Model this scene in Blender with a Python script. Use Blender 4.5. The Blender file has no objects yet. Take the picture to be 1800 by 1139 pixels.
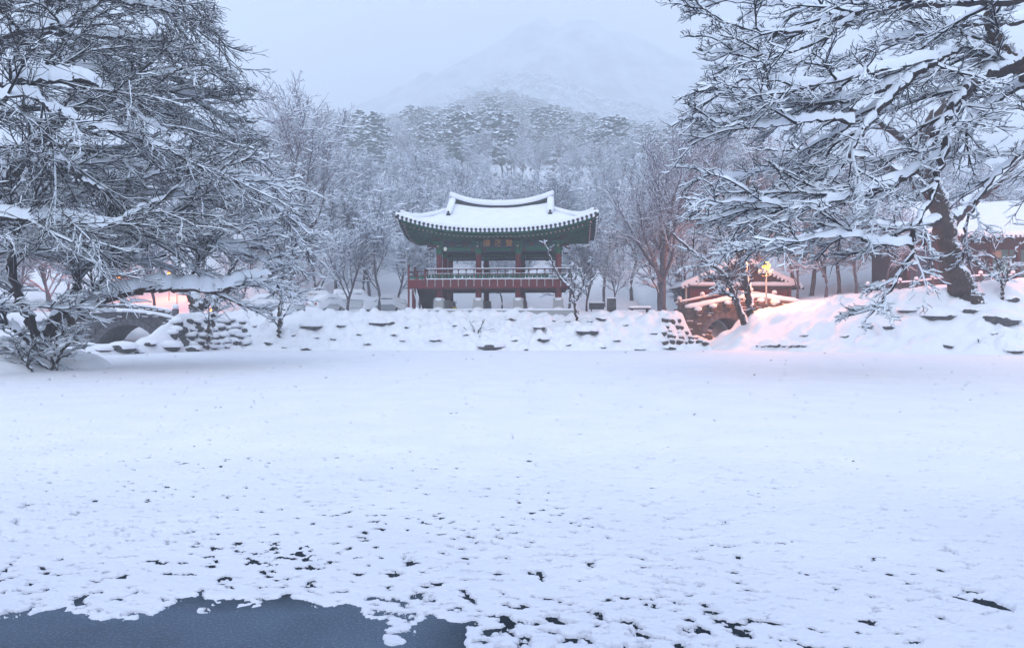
import bpy, math, random
import numpy as np
from mathutils import Vector, Matrix, Euler

C = bpy.context.scene.collection
SC = bpy.context.scene
PI = math.pi
rnd = random.Random(7)

# ---------------------------------------------------------------- camera, sky, sun, exposure
CAM_H, FPX, CX, CY = 1.9, 1200.0, 900.0, 569.5
cam_d = bpy.data.cameras.new('camera'); cam = bpy.data.objects.new('camera', cam_d); C.objects.link(cam)
cam.location = (0, 0, CAM_H); cam.rotation_euler = (math.radians(90), 0, 0)
cam_d.sensor_width = 36.0; cam_d.lens = 24.0; cam_d.clip_start = 0.1; cam_d.clip_end = 6000
SC.camera = cam

HAZE_DENSITY = 0.0020
world = bpy.data.worlds.new('World'); SC.world = world; world.use_nodes = True
wn, wl = world.node_tree.nodes, world.node_tree.links
bg = wn['Background']; bg.inputs['Strength'].default_value = 0.15
sky = wn.new('ShaderNodeTexSky'); sky.sky_type = 'NISHITA'; sky.sun_disc = False
sky.sun_elevation = math.radians(38); sky.sun_rotation = math.radians(200); sky.air_density = 1.0; sky.dust_density = 2.0
tc = wn.new('ShaderNodeTexCoord'); sx = wn.new('ShaderNodeSeparateXYZ'); wl.new(tc.outputs['Generated'], sx.inputs[0])
rmp = wn.new('ShaderNodeValToRGB'); wl.new(sx.outputs['Z'], rmp.inputs[0])
# heavy snow cloud: paler and a little brighter overhead than at the horizon
rmp.color_ramp.elements[0].position = 0.0; rmp.color_ramp.elements[0].color = (.668, .815, 1.0, 1)
rmp.color_ramp.elements[1].position = 1.0; rmp.color_ramp.elements[1].color = (.70, .835, 1.0, 1)
cloud = wn.new('ShaderNodeVectorMath'); cloud.operation = 'SCALE'; cloud.inputs['Scale'].default_value = 9.4
wl.new(rmp.outputs[0], cloud.inputs[0])
mixw = wn.new('ShaderNodeMix'); mixw.data_type = 'RGBA'; mixw.inputs[0].default_value = 0.94
wl.new(sky.outputs[0], mixw.inputs[6]); wl.new(cloud.outputs[0], mixw.inputs[7]); wl.new(mixw.outputs[2], bg.inputs['Color'])

sun_d = bpy.data.lights.new('sun', 'SUN'); sun = bpy.data.objects.new('sun', sun_d); C.objects.link(sun)
sun_d.energy = 0.5; sun_d.angle = math.radians(50); sun_d.color = (1, .97, .95)
sun.rotation_euler = (math.radians(52), 0, math.radians(-20)); sun.location = (0, 0, 80)

SC.view_settings.view_transform = 'Standard'; SC.view_settings.look = 'None'
SC.view_settings.exposure = 0.04; SC.view_settings.gamma = 1.0; SC.view_settings.use_curve_mapping = False
cy = SC.cycles
cy.max_bounces = 12; cy.diffuse_bounces = 4; cy.glossy_bounces = 2; cy.transmission_bounces = 3
cy.volume_bounces = 10; cy.transparent_max_bounces = 6; cy.caustics_reflective = False; cy.caustics_refractive = False
cy.sample_clamp_indirect = 4.0; cy.use_denoising = True

# ---------------------------------------------------------------- numeric helpers
def hash2(ix, iy, seed):
    h = (ix.astype(np.int64) * 374761393 + iy.astype(np.int64) * 668265263 + seed * 1442695041) & 0xffffffff
    h = ((h ^ (h >> 13)) * 1274126177) & 0xffffffff
    return ((h ^ (h >> 16)) & 0xffffff) / float(0xffffff)
def vnoise(x, y, seed=0):
    ix, iy = np.floor(x), np.floor(y); fx, fy = x - ix, y - iy
    u, v = fx*fx*fx*(fx*(fx*6-15)+10), fy*fy*fy*(fy*(fy*6-15)+10)
    def g(dx, dy):
        a = hash2(ix+dx, iy+dy, seed) * 2*PI
        return np.cos(a)*(fx-dx) + np.sin(a)*(fy-dy)
    return 1.5*((g(0,0)*(1-u)+g(1,0)*u)*(1-v) + (g(0,1)*(1-u)+g(1,1)*u)*v)
def fbm(x, y, o=4, seed=0, gain=.5):
    x = np.asarray(x, float); y = np.asarray(y, float)
    s = 0; a = 1.0
    for k in range(o):
        s = s + a*vnoise(x*2**k + 17.3*k, y*2**k - 9.1*k, seed+k); a *= gain
    return s
def cells(x, y, seed=0):
    """distance to the nearest scattered point and that point's random value"""
    ix, iy = np.floor(x), np.floor(y); best = np.full(np.shape(x), 9.0); val = np.zeros(np.shape(x))
    for dx in (-1, 0, 1):
        for dy in (-1, 0, 1):
            px = ix+dx + hash2(ix+dx, iy+dy, seed); py = iy+dy + hash2(ix+dx, iy+dy, seed+5)
            d = np.hypot(px-x, py-y); m = d < best
            best = np.where(m, d, best); val = np.where(m, hash2(ix+dx, iy+dy, seed+9), val)
    return best, val
def sstep(a, b, x):
    t = np.clip((np.asarray(x, float)-a)/(b-a), 0, 1); return t*t*(3-2*t)
def P(px, py, Y):
    return np.array(((px-CX)*Y/FPX, Y, CAM_H-(py-CY)*Y/FPX))

# ---------------------------------------------------------------- object helpers
def link(o, parent=None, label=None, cat=None, group=None, kind=None):
    C.objects.link(o)
    if parent is not None: o.parent = parent
    if label: o['label'] = label
    if cat: o['category'] = cat
    if group: o['group'] = group
    if kind: o['kind'] = kind
    return o
def thing(name, label, cat, loc=(0,0,0), rz=0.0, group=None):
    o = bpy.data.objects.new(name, None); o.empty_display_size = .3
    o.location = [float(v) for v in loc]; o.rotation_euler = (0, 0, rz)
    return link(o, None, label, cat, group)
def mesh_np(name, V, F, mat, smooth=False):
    V = np.asarray(V, np.float32).reshape(-1, 3); F = np.asarray(F, np.int32)
    me = bpy.data.meshes.new(name); n, k = F.shape
    me.vertices.add(len(V)); me.vertices.foreach_set('co', V.ravel())
    me.loops.add(n*k); me.loops.foreach_set('vertex_index', F.ravel())
    me.polygons.add(n); me.polygons.foreach_set('loop_start', np.arange(0, n*k, k, dtype=np.int32))
    if smooth: me.polygons.foreach_set('use_smooth', np.ones(n, bool))
    me.update(calc_edges=True); me.materials.append(mat)
    return me
def obj_np(name, V, F, mat, parent=None, smooth=False, **kw):
    return link(bpy.data.objects.new(name, mesh_np(name, V, F, mat, smooth)), parent, **kw)
class MB:
    def __init__(s): s.v = []; s.f = []
    def add(s, V, F):
        b = len(s.v); s.v.extend([tuple(map(float, p)) for p in V]); s.f.extend([tuple(b+i for i in q) for q in F]); return s
    def box(s, c, d, rz=0, rx=0, ry=0, taper=1.0):
        h = [(sx*d[0]/2*(taper if sz > 0 else 1), sy*d[1]/2*(taper if sz > 0 else 1), sz*d[2]/2) for sz in (-1,1) for sy in (-1,1) for sx in (-1,1)]
        if rz or rx or ry:
            m = Euler((rx, ry, rz)).to_matrix(); h = [m @ Vector(p) for p in h]
        return s.add([(p[0]+c[0], p[1]+c[1], p[2]+c[2]) for p in h],
                     [(0,2,3,1),(4,5,7,6),(0,1,5,4),(2,6,7,3),(0,4,6,2),(1,3,7,5)])
    def cyl(s, a, b, r0, r1=None, n=10, cap=True):
        r1 = r0 if r1 is None else r1
        a = Vector(a); b = Vector(b); t = (b-a).normalized()
        u = t.cross(Vector((0,0,1)) if abs(t.z) < .95 else Vector((0,1,0))).normalized(); w = t.cross(u)
        V = [a + r0*(math.cos(2*PI*i/n)*u + math.sin(2*PI*i/n)*w) for i in range(n)] + \
            [b + r1*(math.cos(2*PI*i/n)*u + math.sin(2*PI*i/n)*w) for i in range(n)]
        F = [(i, n+i, n+(i+1)%n, (i+1)%n) for i in range(n)]
        if cap: F += [tuple(range(n)), tuple(range(2*n-1, n-1, -1))]
        return s.add(V, F)
    def ball(s, c, r, n=10, m=7, zs=1.0, j=0.0, rg=None):
        V = []; F = []
        for i in range(m+1):
            for k in range(n):
                a = PI*i/m; b = 2*PI*k/n; q = 1 + (rg.uniform(-j, j) if rg and 0 < i < m else 0)
                V.append((c[0]+r*q*math.sin(a)*math.cos(b), c[1]+r*q*math.sin(a)*math.sin(b), c[2]+r*zs*q*math.cos(a)))
        for i in range(m):
            for k in range(n): F.append((i*n+k, (i+1)*n+k, (i+1)*n+(k+1)%n, i*n+(k+1)%n))
        return s.add(V, F)
    def prism(s, pts, y0, y1):           # polygon in x,z swept along y
        n = len(pts); V = [(x, y0, z) for x, z in pts] + [(x, y1, z) for x, z in pts]
        return s.add(V, [tuple(range(n)), tuple(range(2*n-1, n-1, -1))] + [(i, n+i, n+(i+1)%n, (i+1)%n) for i in range(n)])
    def mesh(s, name, mat, smooth=False, bevel=0):
        me = bpy.data.meshes.new(name); me.from_pydata(s.v, [], s.f); me.materials.append(mat)
        if smooth: me.polygons.foreach_set('use_smooth', [True]*len(me.polygons))
        me.update(); return me
    def build(s, name, mat, parent=None, smooth=False, bevel=0, **kw):
        o = link(bpy.data.objects.new(name, s.mesh(name, mat, smooth)), parent, **kw)
        if bevel:
            m = o.modifiers.new('bevel', 'BEVEL'); m.width = bevel; m.segments = 2; m.limit_method = 'ANGLE'
        return o
def copy_tree(o, parent=None):
    c = o.copy(); C.objects.link(c)
    if parent is not None: c.parent = parent
    for ch in list(o.children): copy_tree(ch, c)
    return c
def relabel(o, label=None, group=None):
    if label: o['label'] = label
    if group: o['group'] = group
    return o

# ---------------------------------------------------------------- materials
def mat(name, col, rough=.8, col2=None, scale=3.0, bump=0.0, bscale=20.0, metal=0.0, spec=.3, emis=None, estr=0, detail=6, lo=.35, hi=.65, stretch=(1,1,1)):
    m = bpy.data.materials.new(name); m.use_nodes = True
    nt = m.node_tree; n, l = nt.nodes, nt.links; b = n['Principled BSDF']
    b.inputs['Base Color'].default_value = (*col, 1); b.inputs['Roughness'].default_value = rough
    b.inputs['Metallic'].default_value = metal; b.inputs['Specular IOR Level'].default_value = spec
    t = n.new('ShaderNodeTexCoord'); mp = n.new('ShaderNodeMapping'); mp.inputs['Scale'].default_value = stretch
    l.new(t.outputs['Object'], mp.inputs[0])
    if col2:
        no = n.new('ShaderNodeTexNoise'); no.inputs['Scale'].default_value = scale; no.inputs['Detail'].default_value = detail
        l.new(mp.outputs[0], no.inputs['Vector'])
        r = n.new('ShaderNodeValToRGB'); r.color_ramp.elements[0].position = lo; r.color_ramp.elements[1].position = hi
        r.color_ramp.elements[0].color = (*col, 1); r.color_ramp.elements[1].color = (*col2, 1)
        l.new(no.outputs[0], r.inputs[0]); l.new(r.outputs[0], b.inputs['Base Color'])
    if bump:
        n2 = n.new('ShaderNodeTexNoise'); n2.inputs['Scale'].default_value = bscale; n2.inputs['Detail'].default_value = 5
        l.new(mp.outputs[0], n2.inputs['Vector'])
        bp = n.new('ShaderNodeBump'); bp.inputs['Strength'].default_value = min(1, bump); bp.inputs['Distance'].default_value = .03
        l.new(n2.outputs[0], bp.inputs['Height']); l.new(bp.outputs[0], b.inputs['Normal'])
    if emis:
        b.inputs['Emission Color'].default_value = (*emis, 1); b.inputs['Emission Strength'].default_value = estr
    return m
M = dict(
    snow=mat('snow', (.86,.86,.91), .75, (.81,.82,.89), 1.3, .25, 14, spec=.2),
    snow_ice=mat('snow_on_ice', (.87,.885,.92), .75, (.79,.82,.89), .9, .35, 30, spec=.2),
    snow_tree=mat('snow_on_twigs', (.82,.865,.965), .8, spec=.15),
    bark=mat('bark', (.016,.010,.014), .9, (.040,.026,.030), 9, .6, 40, stretch=(1,1,.3)),
    twig=mat('twig_bark', (.011,.008,.014), .9, spec=.1),
    twig_brown=mat('twig_brown', (.105,.112,.16), .9, spec=.1),
    twig_plum=mat('twig_plum', (.15,.125,.165), .9, spec=.1),
    bark_far=mat('bark_far', (.060,.050,.068), .9, (.13,.115,.14), 6, .5, 30),
    needles=mat('pine_needles', (.035,.062,.066), .9, (.06,.095,.09), 2.5, spec=.1),
    rock=mat('rock', (.035,.035,.042), .85, (.10,.095,.10), 4, .8, 18),
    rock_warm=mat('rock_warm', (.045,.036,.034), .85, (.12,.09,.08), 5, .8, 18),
    granite=mat('granite', (.30,.30,.31), .8, (.42,.41,.41), 60, .2, 80),
    stone=mat('bridge_stone', (.036,.034,.044), .85, (.10,.09,.10), 4, .7, 25),
    stone_arch=mat('arch_stone', (.060,.058,.072), .85, (.12,.112,.125), 7, .4, 40),
    red=mat('red_painted_timber', (.155,.014,.020), .6, (.10,.011,.017), 3, .15, 30, stretch=(1,1,.3)),
    red_dark=mat('dark_red_timber', (.085,.022,.026), .7, (.05,.018,.024), 4, .15, 30),
    brown=mat('brown_boards', (.060,.028,.032), .8, (.035,.02,.026), 5, .3, 30, stretch=(6,6,.4)),
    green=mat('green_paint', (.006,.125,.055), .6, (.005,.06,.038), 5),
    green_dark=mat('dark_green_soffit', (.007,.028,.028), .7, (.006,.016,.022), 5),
    green_mid=mat('rafter_green', (.010,.10,.055), .7, (.008,.035,.03), 5),
    teal=mat('blue_green_paint', (.014,.055,.075), .6, (.008,.028,.045), 6),
    pink=mat('pink_end_paint', (.52,.24,.25), .6),
    navy=mat('board_black', (.012,.016,.028), .5),
    gold=mat('gold_lettering', (.42,.18,.05), .5),
    tile=mat('dark_roof_tile', (.018,.019,.024), .7, (.05,.052,.06), 8, .3, 40),
    needles_misted=mat('misted_needles', (.42,.47,.54), .9, (.52,.57,.64), 2.5, spec=.1),  # far ridge needles: paleness of the mist painted into their colour
    ivory=mat('pale_plaster', (.55,.52,.46), .8, (.44,.42,.38), 3),
    glass=mat('dark_glass', (.012,.015,.02), .08, spec=.5),
    carsilver=mat('silver_car_paint', (.36,.38,.42), .35, metal=.4),
    carwhite=mat('white_car_paint', (.62,.64,.67), .35),
    cardark=mat('dark_car_paint', (.035,.04,.05), .35),
    rubber=mat('tyre_rubber', (.018,.018,.02), .9),
    chrome=mat('wheel_metal', (.4,.4,.42), .35, metal=.8),
    lampred=mat('tail_lamp', (.35,.02,.02), .3),
    lampclear=mat('head_lamp', (.6,.6,.62), .2),
    iron=mat('painted_iron', (.05,.05,.055), .5),
    yellow=mat('yellow_plastic', (.62,.50,.05), .5),
    globe=mat('frosted_globe', (.85,.82,.72), .4),
    globelit=mat('lit_globe', (1,.75,.3), .4, emis=(1,.40,.02), estr=5),
    lamplit=mat('lit_lamp_glass', (1,.6,.25), .4, emis=(1,.30,.04), estr=3.5),
    curtain=mat('blue_grey_curtain', (.07,.10,.15), .9, (.04,.06,.10), 4, stretch=(8,1,.3)),
    tealwall=mat('teal_panel', (.10,.22,.20), .8, (.07,.16,.15), 3),
    tan=mat('tan_panel', (.40,.26,.17), .8),
)
def ice_material():
    m = bpy.data.materials.new('pond_ice'); m.use_nodes = True; n, l = m.node_tree.nodes, m.node_tree.links
    b = n['Principled BSDF']; b.inputs['Specular IOR Level'].default_value = .35
    t = n.new('ShaderNodeTexCoord')
    a = n.new('ShaderNodeTexNoise'); a.inputs['Scale'].default_value = 1.4; a.inputs['Detail'].default_value = 8; l.new(t.outputs['Object'], a.inputs['Vector'])
    s = n.new('ShaderNodeTexNoise'); s.inputs['Scale'].default_value = 55; s.inputs['Detail'].default_value = 3; l.new(t.outputs['Object'], s.inputs['Vector'])
    sr = n.new('ShaderNodeValToRGB'); sr.color_ramp.elements[0].position = .50; sr.color_ramp.elements[1].position = .72; l.new(s.outputs[0], sr.inputs[0])
    base = n.new('ShaderNodeValToRGB'); base.color_ramp.elements[0].position = .38; base.color_ramp.elements[1].position = .62
    base.color_ramp.elements[0].color = (.040,.066,.108,1); base.color_ramp.elements[1].color = (.060,.094,.150,1); l.new(a.outputs[0], base.inputs[0])
    fr = n.new('ShaderNodeMix'); fr.data_type = 'RGBA'; fr.inputs[7].default_value = (.18,.25,.36,1)
    k = n.new('ShaderNodeMath'); k.operation = 'MULTIPLY'; k.inputs[1].default_value = .45; l.new(sr.outputs[0], k.inputs[0]); l.new(k.outputs[0], fr.inputs[0]); l.new(base.outputs[0], fr.inputs[6])
    # frosted sheet with painted blue-grey sky reflection near camera left, clear black ice elsewhere
    sp = n.new('ShaderNodeSeparateXYZ'); l.new(t.outputs['Object'], sp.inputs[0])
    ad = n.new('ShaderNodeMath'); ad.operation = 'MULTIPLY_ADD'; ad.inputs[1].default_value = .9; l.new(a.outputs[0], ad.inputs[0]); l.new(sp.outputs['Y'], ad.inputs[2])
    mr = n.new('ShaderNodeMapRange'); mr.inputs['From Min'].default_value = 5.35; mr.inputs['From Max'].default_value = 5.0; l.new(ad.outputs[0], mr.inputs[0])
    mr2 = n.new('ShaderNodeMapRange'); mr2.inputs['From Min'].default_value = -.05; mr2.inputs['From Max'].default_value = -.6; l.new(sp.outputs['X'], mr2.inputs[0])
    mm = n.new('ShaderNodeMath'); mm.operation = 'MULTIPLY'; l.new(mr.outputs[0], mm.inputs[0]); l.new(mr2.outputs[0], mm.inputs[1])
    fin = n.new('ShaderNodeMix'); fin.data_type = 'RGBA'; fin.inputs[6].default_value = (.012,.02,.03,1); l.new(mm.outputs[0], fin.inputs[0]); l.new(fr.outputs[2], fin.inputs[7])
    l.new(fin.outputs[2], b.inputs['Base Color'])
    ss = n.new('ShaderNodeMapRange'); ss.inputs['To Min'].default_value = .06; ss.inputs['To Max'].default_value = .4; l.new(mm.outputs[0], ss.inputs[0]); l.new(ss.outputs[0], b.inputs['Specular IOR Level'])
    rr = n.new('ShaderNodeMapRange'); rr.inputs['To Min'].default_value = .5; rr.inputs['To Max'].default_value = .5; l.new(mm.outputs[0], rr.inputs[0]); l.new(rr.outputs[0], b.inputs['Roughness'])
    bp = n.new('ShaderNodeBump'); bp.inputs['Strength'].default_value = .5; bp.inputs['Distance'].default_value = .01; l.new(s.outputs[0], bp.inputs['Height']); l.new(bp.outputs[0], b.inputs['Normal'])
    return m
M['ice'] = ice_material()
def plastered():
    """bark with wind driven snow packed on its right hand and upper sides"""
    m = mat('snow_plastered_bark', (.020,.012,.012), .9, (.075,.042,.034), 9, .9, 26, detail=9, stretch=(1,1,.35)); n, l = m.node_tree.nodes, m.node_tree.links
    b = n['Principled BSDF']; src = b.inputs['Base Color'].links[0].from_socket; g = n.new('ShaderNodeNewGeometry'); t = n.new('ShaderNodeTexCoord')
    dt = n.new('ShaderNodeVectorMath'); dt.operation = 'DOT_PRODUCT'; dt.inputs[1].default_value = (.75, -.15, .64); l.new(g.outputs['Normal'], dt.inputs[0])
    no = n.new('ShaderNodeTexNoise'); no.inputs['Scale'].default_value = 7; no.inputs['Detail'].default_value = 9; no.inputs['Roughness'].default_value = .7; l.new(t.outputs['Object'], no.inputs['Vector'])
    ma = n.new('ShaderNodeMath'); ma.operation = 'MULTIPLY_ADD'; ma.inputs[1].default_value = .34; l.new(dt.outputs['Value'], ma.inputs[0]); l.new(no.outputs[0], ma.inputs[2])
    r = n.new('ShaderNodeValToRGB'); r.color_ramp.elements[0].position = .66; r.color_ramp.elements[1].position = .71; l.new(ma.outputs[0], r.inputs[0])
    mx = n.new('ShaderNodeMix'); mx.data_type = 'RGBA'; mx.inputs[7].default_value = (.82,.84,.9,1); l.new(r.outputs[0], mx.inputs[0]); l.new(src, mx.inputs[6]); l.new(mx.outputs[2], b.inputs['Base Color'])
    return m
M['bark_plastered'] = plastered()
def thin_shaded_snow_material():
    """snow on the ice: thin, slushy grey plus painted foreground shading towards the open sheet, deep and clean towards the far shore"""
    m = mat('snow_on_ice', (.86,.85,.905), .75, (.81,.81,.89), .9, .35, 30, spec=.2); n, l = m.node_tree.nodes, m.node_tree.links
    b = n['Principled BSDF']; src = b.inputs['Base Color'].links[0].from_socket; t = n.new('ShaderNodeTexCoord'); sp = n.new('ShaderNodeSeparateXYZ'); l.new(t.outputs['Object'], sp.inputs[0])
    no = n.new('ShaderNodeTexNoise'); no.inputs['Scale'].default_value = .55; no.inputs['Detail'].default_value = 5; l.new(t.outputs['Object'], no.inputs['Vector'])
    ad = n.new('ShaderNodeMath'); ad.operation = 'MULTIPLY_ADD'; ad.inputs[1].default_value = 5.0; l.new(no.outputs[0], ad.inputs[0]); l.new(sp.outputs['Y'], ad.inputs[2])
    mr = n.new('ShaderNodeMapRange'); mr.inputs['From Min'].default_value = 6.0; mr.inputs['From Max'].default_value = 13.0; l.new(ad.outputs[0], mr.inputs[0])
    mx = n.new('ShaderNodeMix'); mx.data_type = 'RGBA'; mx.inputs[6].default_value = (.63,.645,.76,1); l.new(mr.outputs[0], mx.inputs[0]); l.new(src, mx.inputs[7]); l.new(mx.outputs[2], b.inputs['Base Color'])  # grey of thin snow together with foreground shading put into the colour
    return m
M['snow_ice'] = thin_shaded_snow_material()
def mountain_material(name, dark, scale):
    m = bpy.data.materials.new(name); m.use_nodes = True; n, l = m.node_tree.nodes, m.node_tree.links
    b = n['Principled BSDF']; b.inputs['Roughness'].default_value = .9; b.inputs['Specular IOR Level'].default_value = .1
    t = n.new('ShaderNodeTexCoord')
    a = n.new('ShaderNodeTexNoise'); a.inputs['Scale'].default_value = scale; a.inputs['Detail'].default_value = 10; a.inputs['Roughness'].default_value = .68
    l.new(t.outputs['Object'], a.inputs['Vector'])
    r = n.new('ShaderNodeValToRGB'); r.color_ramp.elements[0].position = .40; r.color_ramp.elements[1].position = .60
    r.color_ramp.elements[0].color = (*dark, 1); r.color_ramp.elements[1].color = (.72,.76,.82,1); l.new(a.outputs[0], r.inputs[0]); l.new(r.outputs[0], b.inputs['Base Color'])
    return m
# ---------------------------------------------------------------- the lie of the land
HILL_Y = 560.0
CREST_PX = np.array([-600, 200, 450, 600, 700, 800, 880, 960, 1050, 1200, 1500, 2400.])
CREST_PY = np.array([330, 300, 262, 238, 236, 214, 196, 214, 246, 268, 300, 330.])
def shore(X):
    s = 48 - 7*sstep(13, 31, X)
    s = s - 7.5*(1-sstep(-25.0, -20.5, X))
    return s
def xchan(Y): return 12.3 + np.maximum(0, Y-49)*.74
RM_X = np.array([-99, 13.0, 14.3, 16.9, 18.9, 22.9, 29, 37.5, 60, 200.]); RM_Z = np.array([0, 0, .35, 1.75, 2.75, 3.55, 4.3, 5.2, 6, 7.])
def H(X, Y, detail=True):
    X = np.asarray(X, float); Y = np.asarray(Y, float)
    d = Y - shore(X)
    flat = np.interp(Y, [0, 52, 53.5, 60, 66, 72], [2.65, 2.74, 2.84, 2.88, 3.1, 3.9])
    h = -.5 + (flat+.5)*np.clip((d+.7)/5.7, 0, 1)**.85
    # right bank
    rm = np.interp(X, RM_X, RM_Z)
    hr = -.5 + (rm + .5 + .02*np.maximum(0, Y-54))*sstep(-1.2, 7.5, d + .8)
    w = sstep(13.0, 15.0, X - .74*np.clip(Y-50, 0, 30)*0)
    h = h*(1-w) + hr*w
    # brook under the right bridge
    ch = np.exp(-((X-xchan(Y))/1.7)**4)*sstep(46.5, 49, Y)*(1-sstep(64, 70, Y))
    keep = sstep(52.0, 54.0, Y)
    m = np.maximum(ch*keep, np.exp(-((X-xchan(Y)+.5)/1.3)**4)*sstep(46, 48.5, Y)*(1-keep))
    h = h*(1-m) + (.12 + .03*np.maximum(0, Y-50))*m
    # brook and low stones round the left bridge
    low = (1-sstep(-24.6, -23.2, X))*(1-sstep(50, 56, Y))
    hl = np.where(d < .6, -.5 + .75*sstep(-.8, .8, d), .28) + .0*X
    brook = np.exp(-((X+27.3)/3.1)**4)
    bank = 2.3*sstep(-31.5, -35, X)*sstep(43, 46, Y)
    hl = hl + bank*(1-brook)
    h = h*(1-low) + hl*low
    up = np.exp(-((X+27.3)/3.4)**4)*sstep(50, 52, Y)*(1-sstep(52, 60, Y))*1.4
    h = h - up*(1-low)
    # near bank on the left
    e = np.hypot((X+25.6)/(8.2+.7*np.sin(Y*.9)), (Y-28.5)/(8.0))
    near = -.5 + 2.5*np.clip(1-e, 0, 1)**.62
    h = np.maximum(h, near)
    # hillside
    px = CX + X*FPX/HILL_Y
    crest = CAM_H + (CY-np.interp(px, CREST_PX, CREST_PY))*HILL_Y/FPX
    t = np.clip((Y-70)/(HILL_Y-70), 0, 1)
    hill = 3.9 + (crest-3.9)*(.55*t + .45*t**1.2)
    hill = hill - np.maximum(0, Y-HILL_Y)*.25
    h = np.where(Y > 70, hill + (h-3.9)*(1-sstep(70, 95, Y))*(X > 13), h)
    if detail:
        on = sstep(-.6, .4, d)*(1-sstep(58, 70, Y))
        slope = on*(1-sstep(4.6, 6.8, d))*sstep(-22.5,-20,X)*(1-.7*sstep(13.5, 16, X))
        c, v = cells(X*1.15, Y*1.3, 3); c2, v2 = cells(X*2.3+3, Y*2.6, 8)
        h = h + slope*(.50*v*np.maximum(0, 1-(c/.62)**2) + .18*v2*np.maximum(0, 1-(c2/.6)**2) - .10)
        h = h + on*(.13*fbm(X*.45, Y*.45, 3, 4) + .035*fbm(X*2.1, Y*2.1, 3, 6))*np.clip(np.maximum(h, 0)*1.5+.2, 0, 1)
        r2 = on*sstep(15, 18, X)*(1-sstep(5.5, 8, d))
        h = h + r2*.55*v*np.maximum(0, 1-(cells(X*.42+.3, Y*.7, 21)[0]/.6)**2)
        lo2 = low*sstep(-1.2, .2, d)*(1-sstep(3.5, 6, d))
        h = h + lo2*.40*np.maximum(0, 1-(cells(X*.55, Y*1.1, 31)[0]/.6)**2)
        h = h + np.where(Y > 70, 1.2*fbm(X*.05, Y*.05, 3, 12)*sstep(75, 100, Y), 0)
        nl = (1-sstep(.55, 1.0, e))
        h = h + nl*(.18*fbm(X*.7, Y*.7, 3, 14)) + .28*(e < 1.02)*np.maximum(0, 1-(cells(X*.8, Y*.9, 41)[0]/.55)**2)*sstep(.4,.9,e)
    return h
def hz(x, y): return float(H(np.array([x]), np.array([y]), True)[0])
def on_ground(px, py, y0=24.0, y1=75.0):
    """the point of the ground seen at a pixel of the photograph"""
    Y = np.linspace(y0, y1, 1500); X = (px-CX)*Y/FPX; Z = CAM_H-(py-CY)*Y/FPX
    hit = np.nonzero(H(X, Y) >= Z)[0]
    i = hit[0] if len(hit) else len(Y)-1
    return np.array((X[i], Y[i], Z[i]))

def grid(name, X, Y, Z, m, **kw):
    r, c = X.shape; V = np.stack([X, Y, Z], -1).reshape(-1, 3)
    i = np.arange(r*c).reshape(r, c); F = np.stack([i[:-1,:-1], i[:-1,1:], i[1:,1:], i[1:,:-1]], -1).reshape(-1, 4)
    return obj_np(name, V, F, m, smooth=True, **kw)

# bank and near hillside: one sheet
rows = np.concatenate([np.arange(14, 38, .45), np.arange(38, 58.5, .14), np.arange(58.5, 80, .6), np.arange(80, 580, 6.0), [600, 650, 730]])
u = np.linspace(-1, 1, 600); u = u*(.55+.45*u*u)
YY = np.repeat(rows[:, None], len(u), 1); XX = u[None, :]*(YY*.92+14)
ground = grid('ground', XX, YY, H(XX, YY), M['snow'], kind='structure', label='deep snow over the banks and the wooded slope')

# farther mountains
def mountain(name, Yc, pxs, pys, depth, m, label, seed, amp):
    v = np.linspace(-1, 1, 90); uu = np.linspace(-1, 1, 260)
    X = uu[None, :]*Yc*1.25 + 0*v[:, None]; Y = Yc + v[:, None]*depth + 0*X
    px = CX + X*FPX/Yc; top = CAM_H + (CY-np.interp(px, pxs, pys))*Yc/FPX
    ridge = amp*fbm(X/(depth*.35)+3*fbm(X/depth, Y/depth, 2, seed+4), Y/(depth*.9), 5, seed)
    Z = top*np.clip(1-np.abs(v[:, None])**1.5, 0, 1) + ridge*np.clip(1-np.abs(v[:, None])**1.2, 0, 1)*.9 - 6*np.abs(v[:, None])
    grid(name, X, Y, Z, m, kind='structure', label=label)
    return X, Y, Z
MX1 = mountain('mountain_ridge', 780, [-700, 300, 640, 740, 830, 885, 930, 985, 1080, 1180, 1300, 1700, 2600], [330, 300, 232, 208, 162, 136, 130, 142, 188, 214, 240, 300, 340], 250,
    mountain_material('wooded_ridge', (.22,.26,.32), .05), 'misty wooded ridge behind the snowy pines', 51, 12)
MX2 = mountain('mountain', 1290, [-700, 200, 560, 680, 760, 830, 900, 960, 1050, 1120, 1250, 1500, 2600], [330, 290, 225, 185, 122, 88, 52, 36, 42, 72, 118, 230, 330], 400,
    mountain_material('far_mountain', (.16,.19,.25), .022), 'pale mountain almost lost in cloud', 61, 26)

# air full of snow mist
hb = MB(); hb.box((0, 1000, 392.0), (4800, 2100, 788)); 
hm = bpy.data.materials.new('snow_mist'); hm.use_nodes = True
for n_ in list(hm.node_tree.nodes):
    if n_.type == 'BSDF_PRINCIPLED': hm.node_tree.nodes.remove(n_)
pv = hm.node_tree.nodes.new('ShaderNodeVolumePrincipled'); pv.inputs['Density'].default_value = HAZE_DENSITY
pv.inputs['Color'].default_value = (.94,.955,.99,1); pv.inputs['Anisotropy'].default_value = 0
hm.node_tree.links.new(pv.outputs[0], hm.node_tree.nodes['Material Output'].inputs['Volume'])
hz_o = hb.build('haze', hm, kind='stuff', label='pale mist filling the valley')

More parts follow.
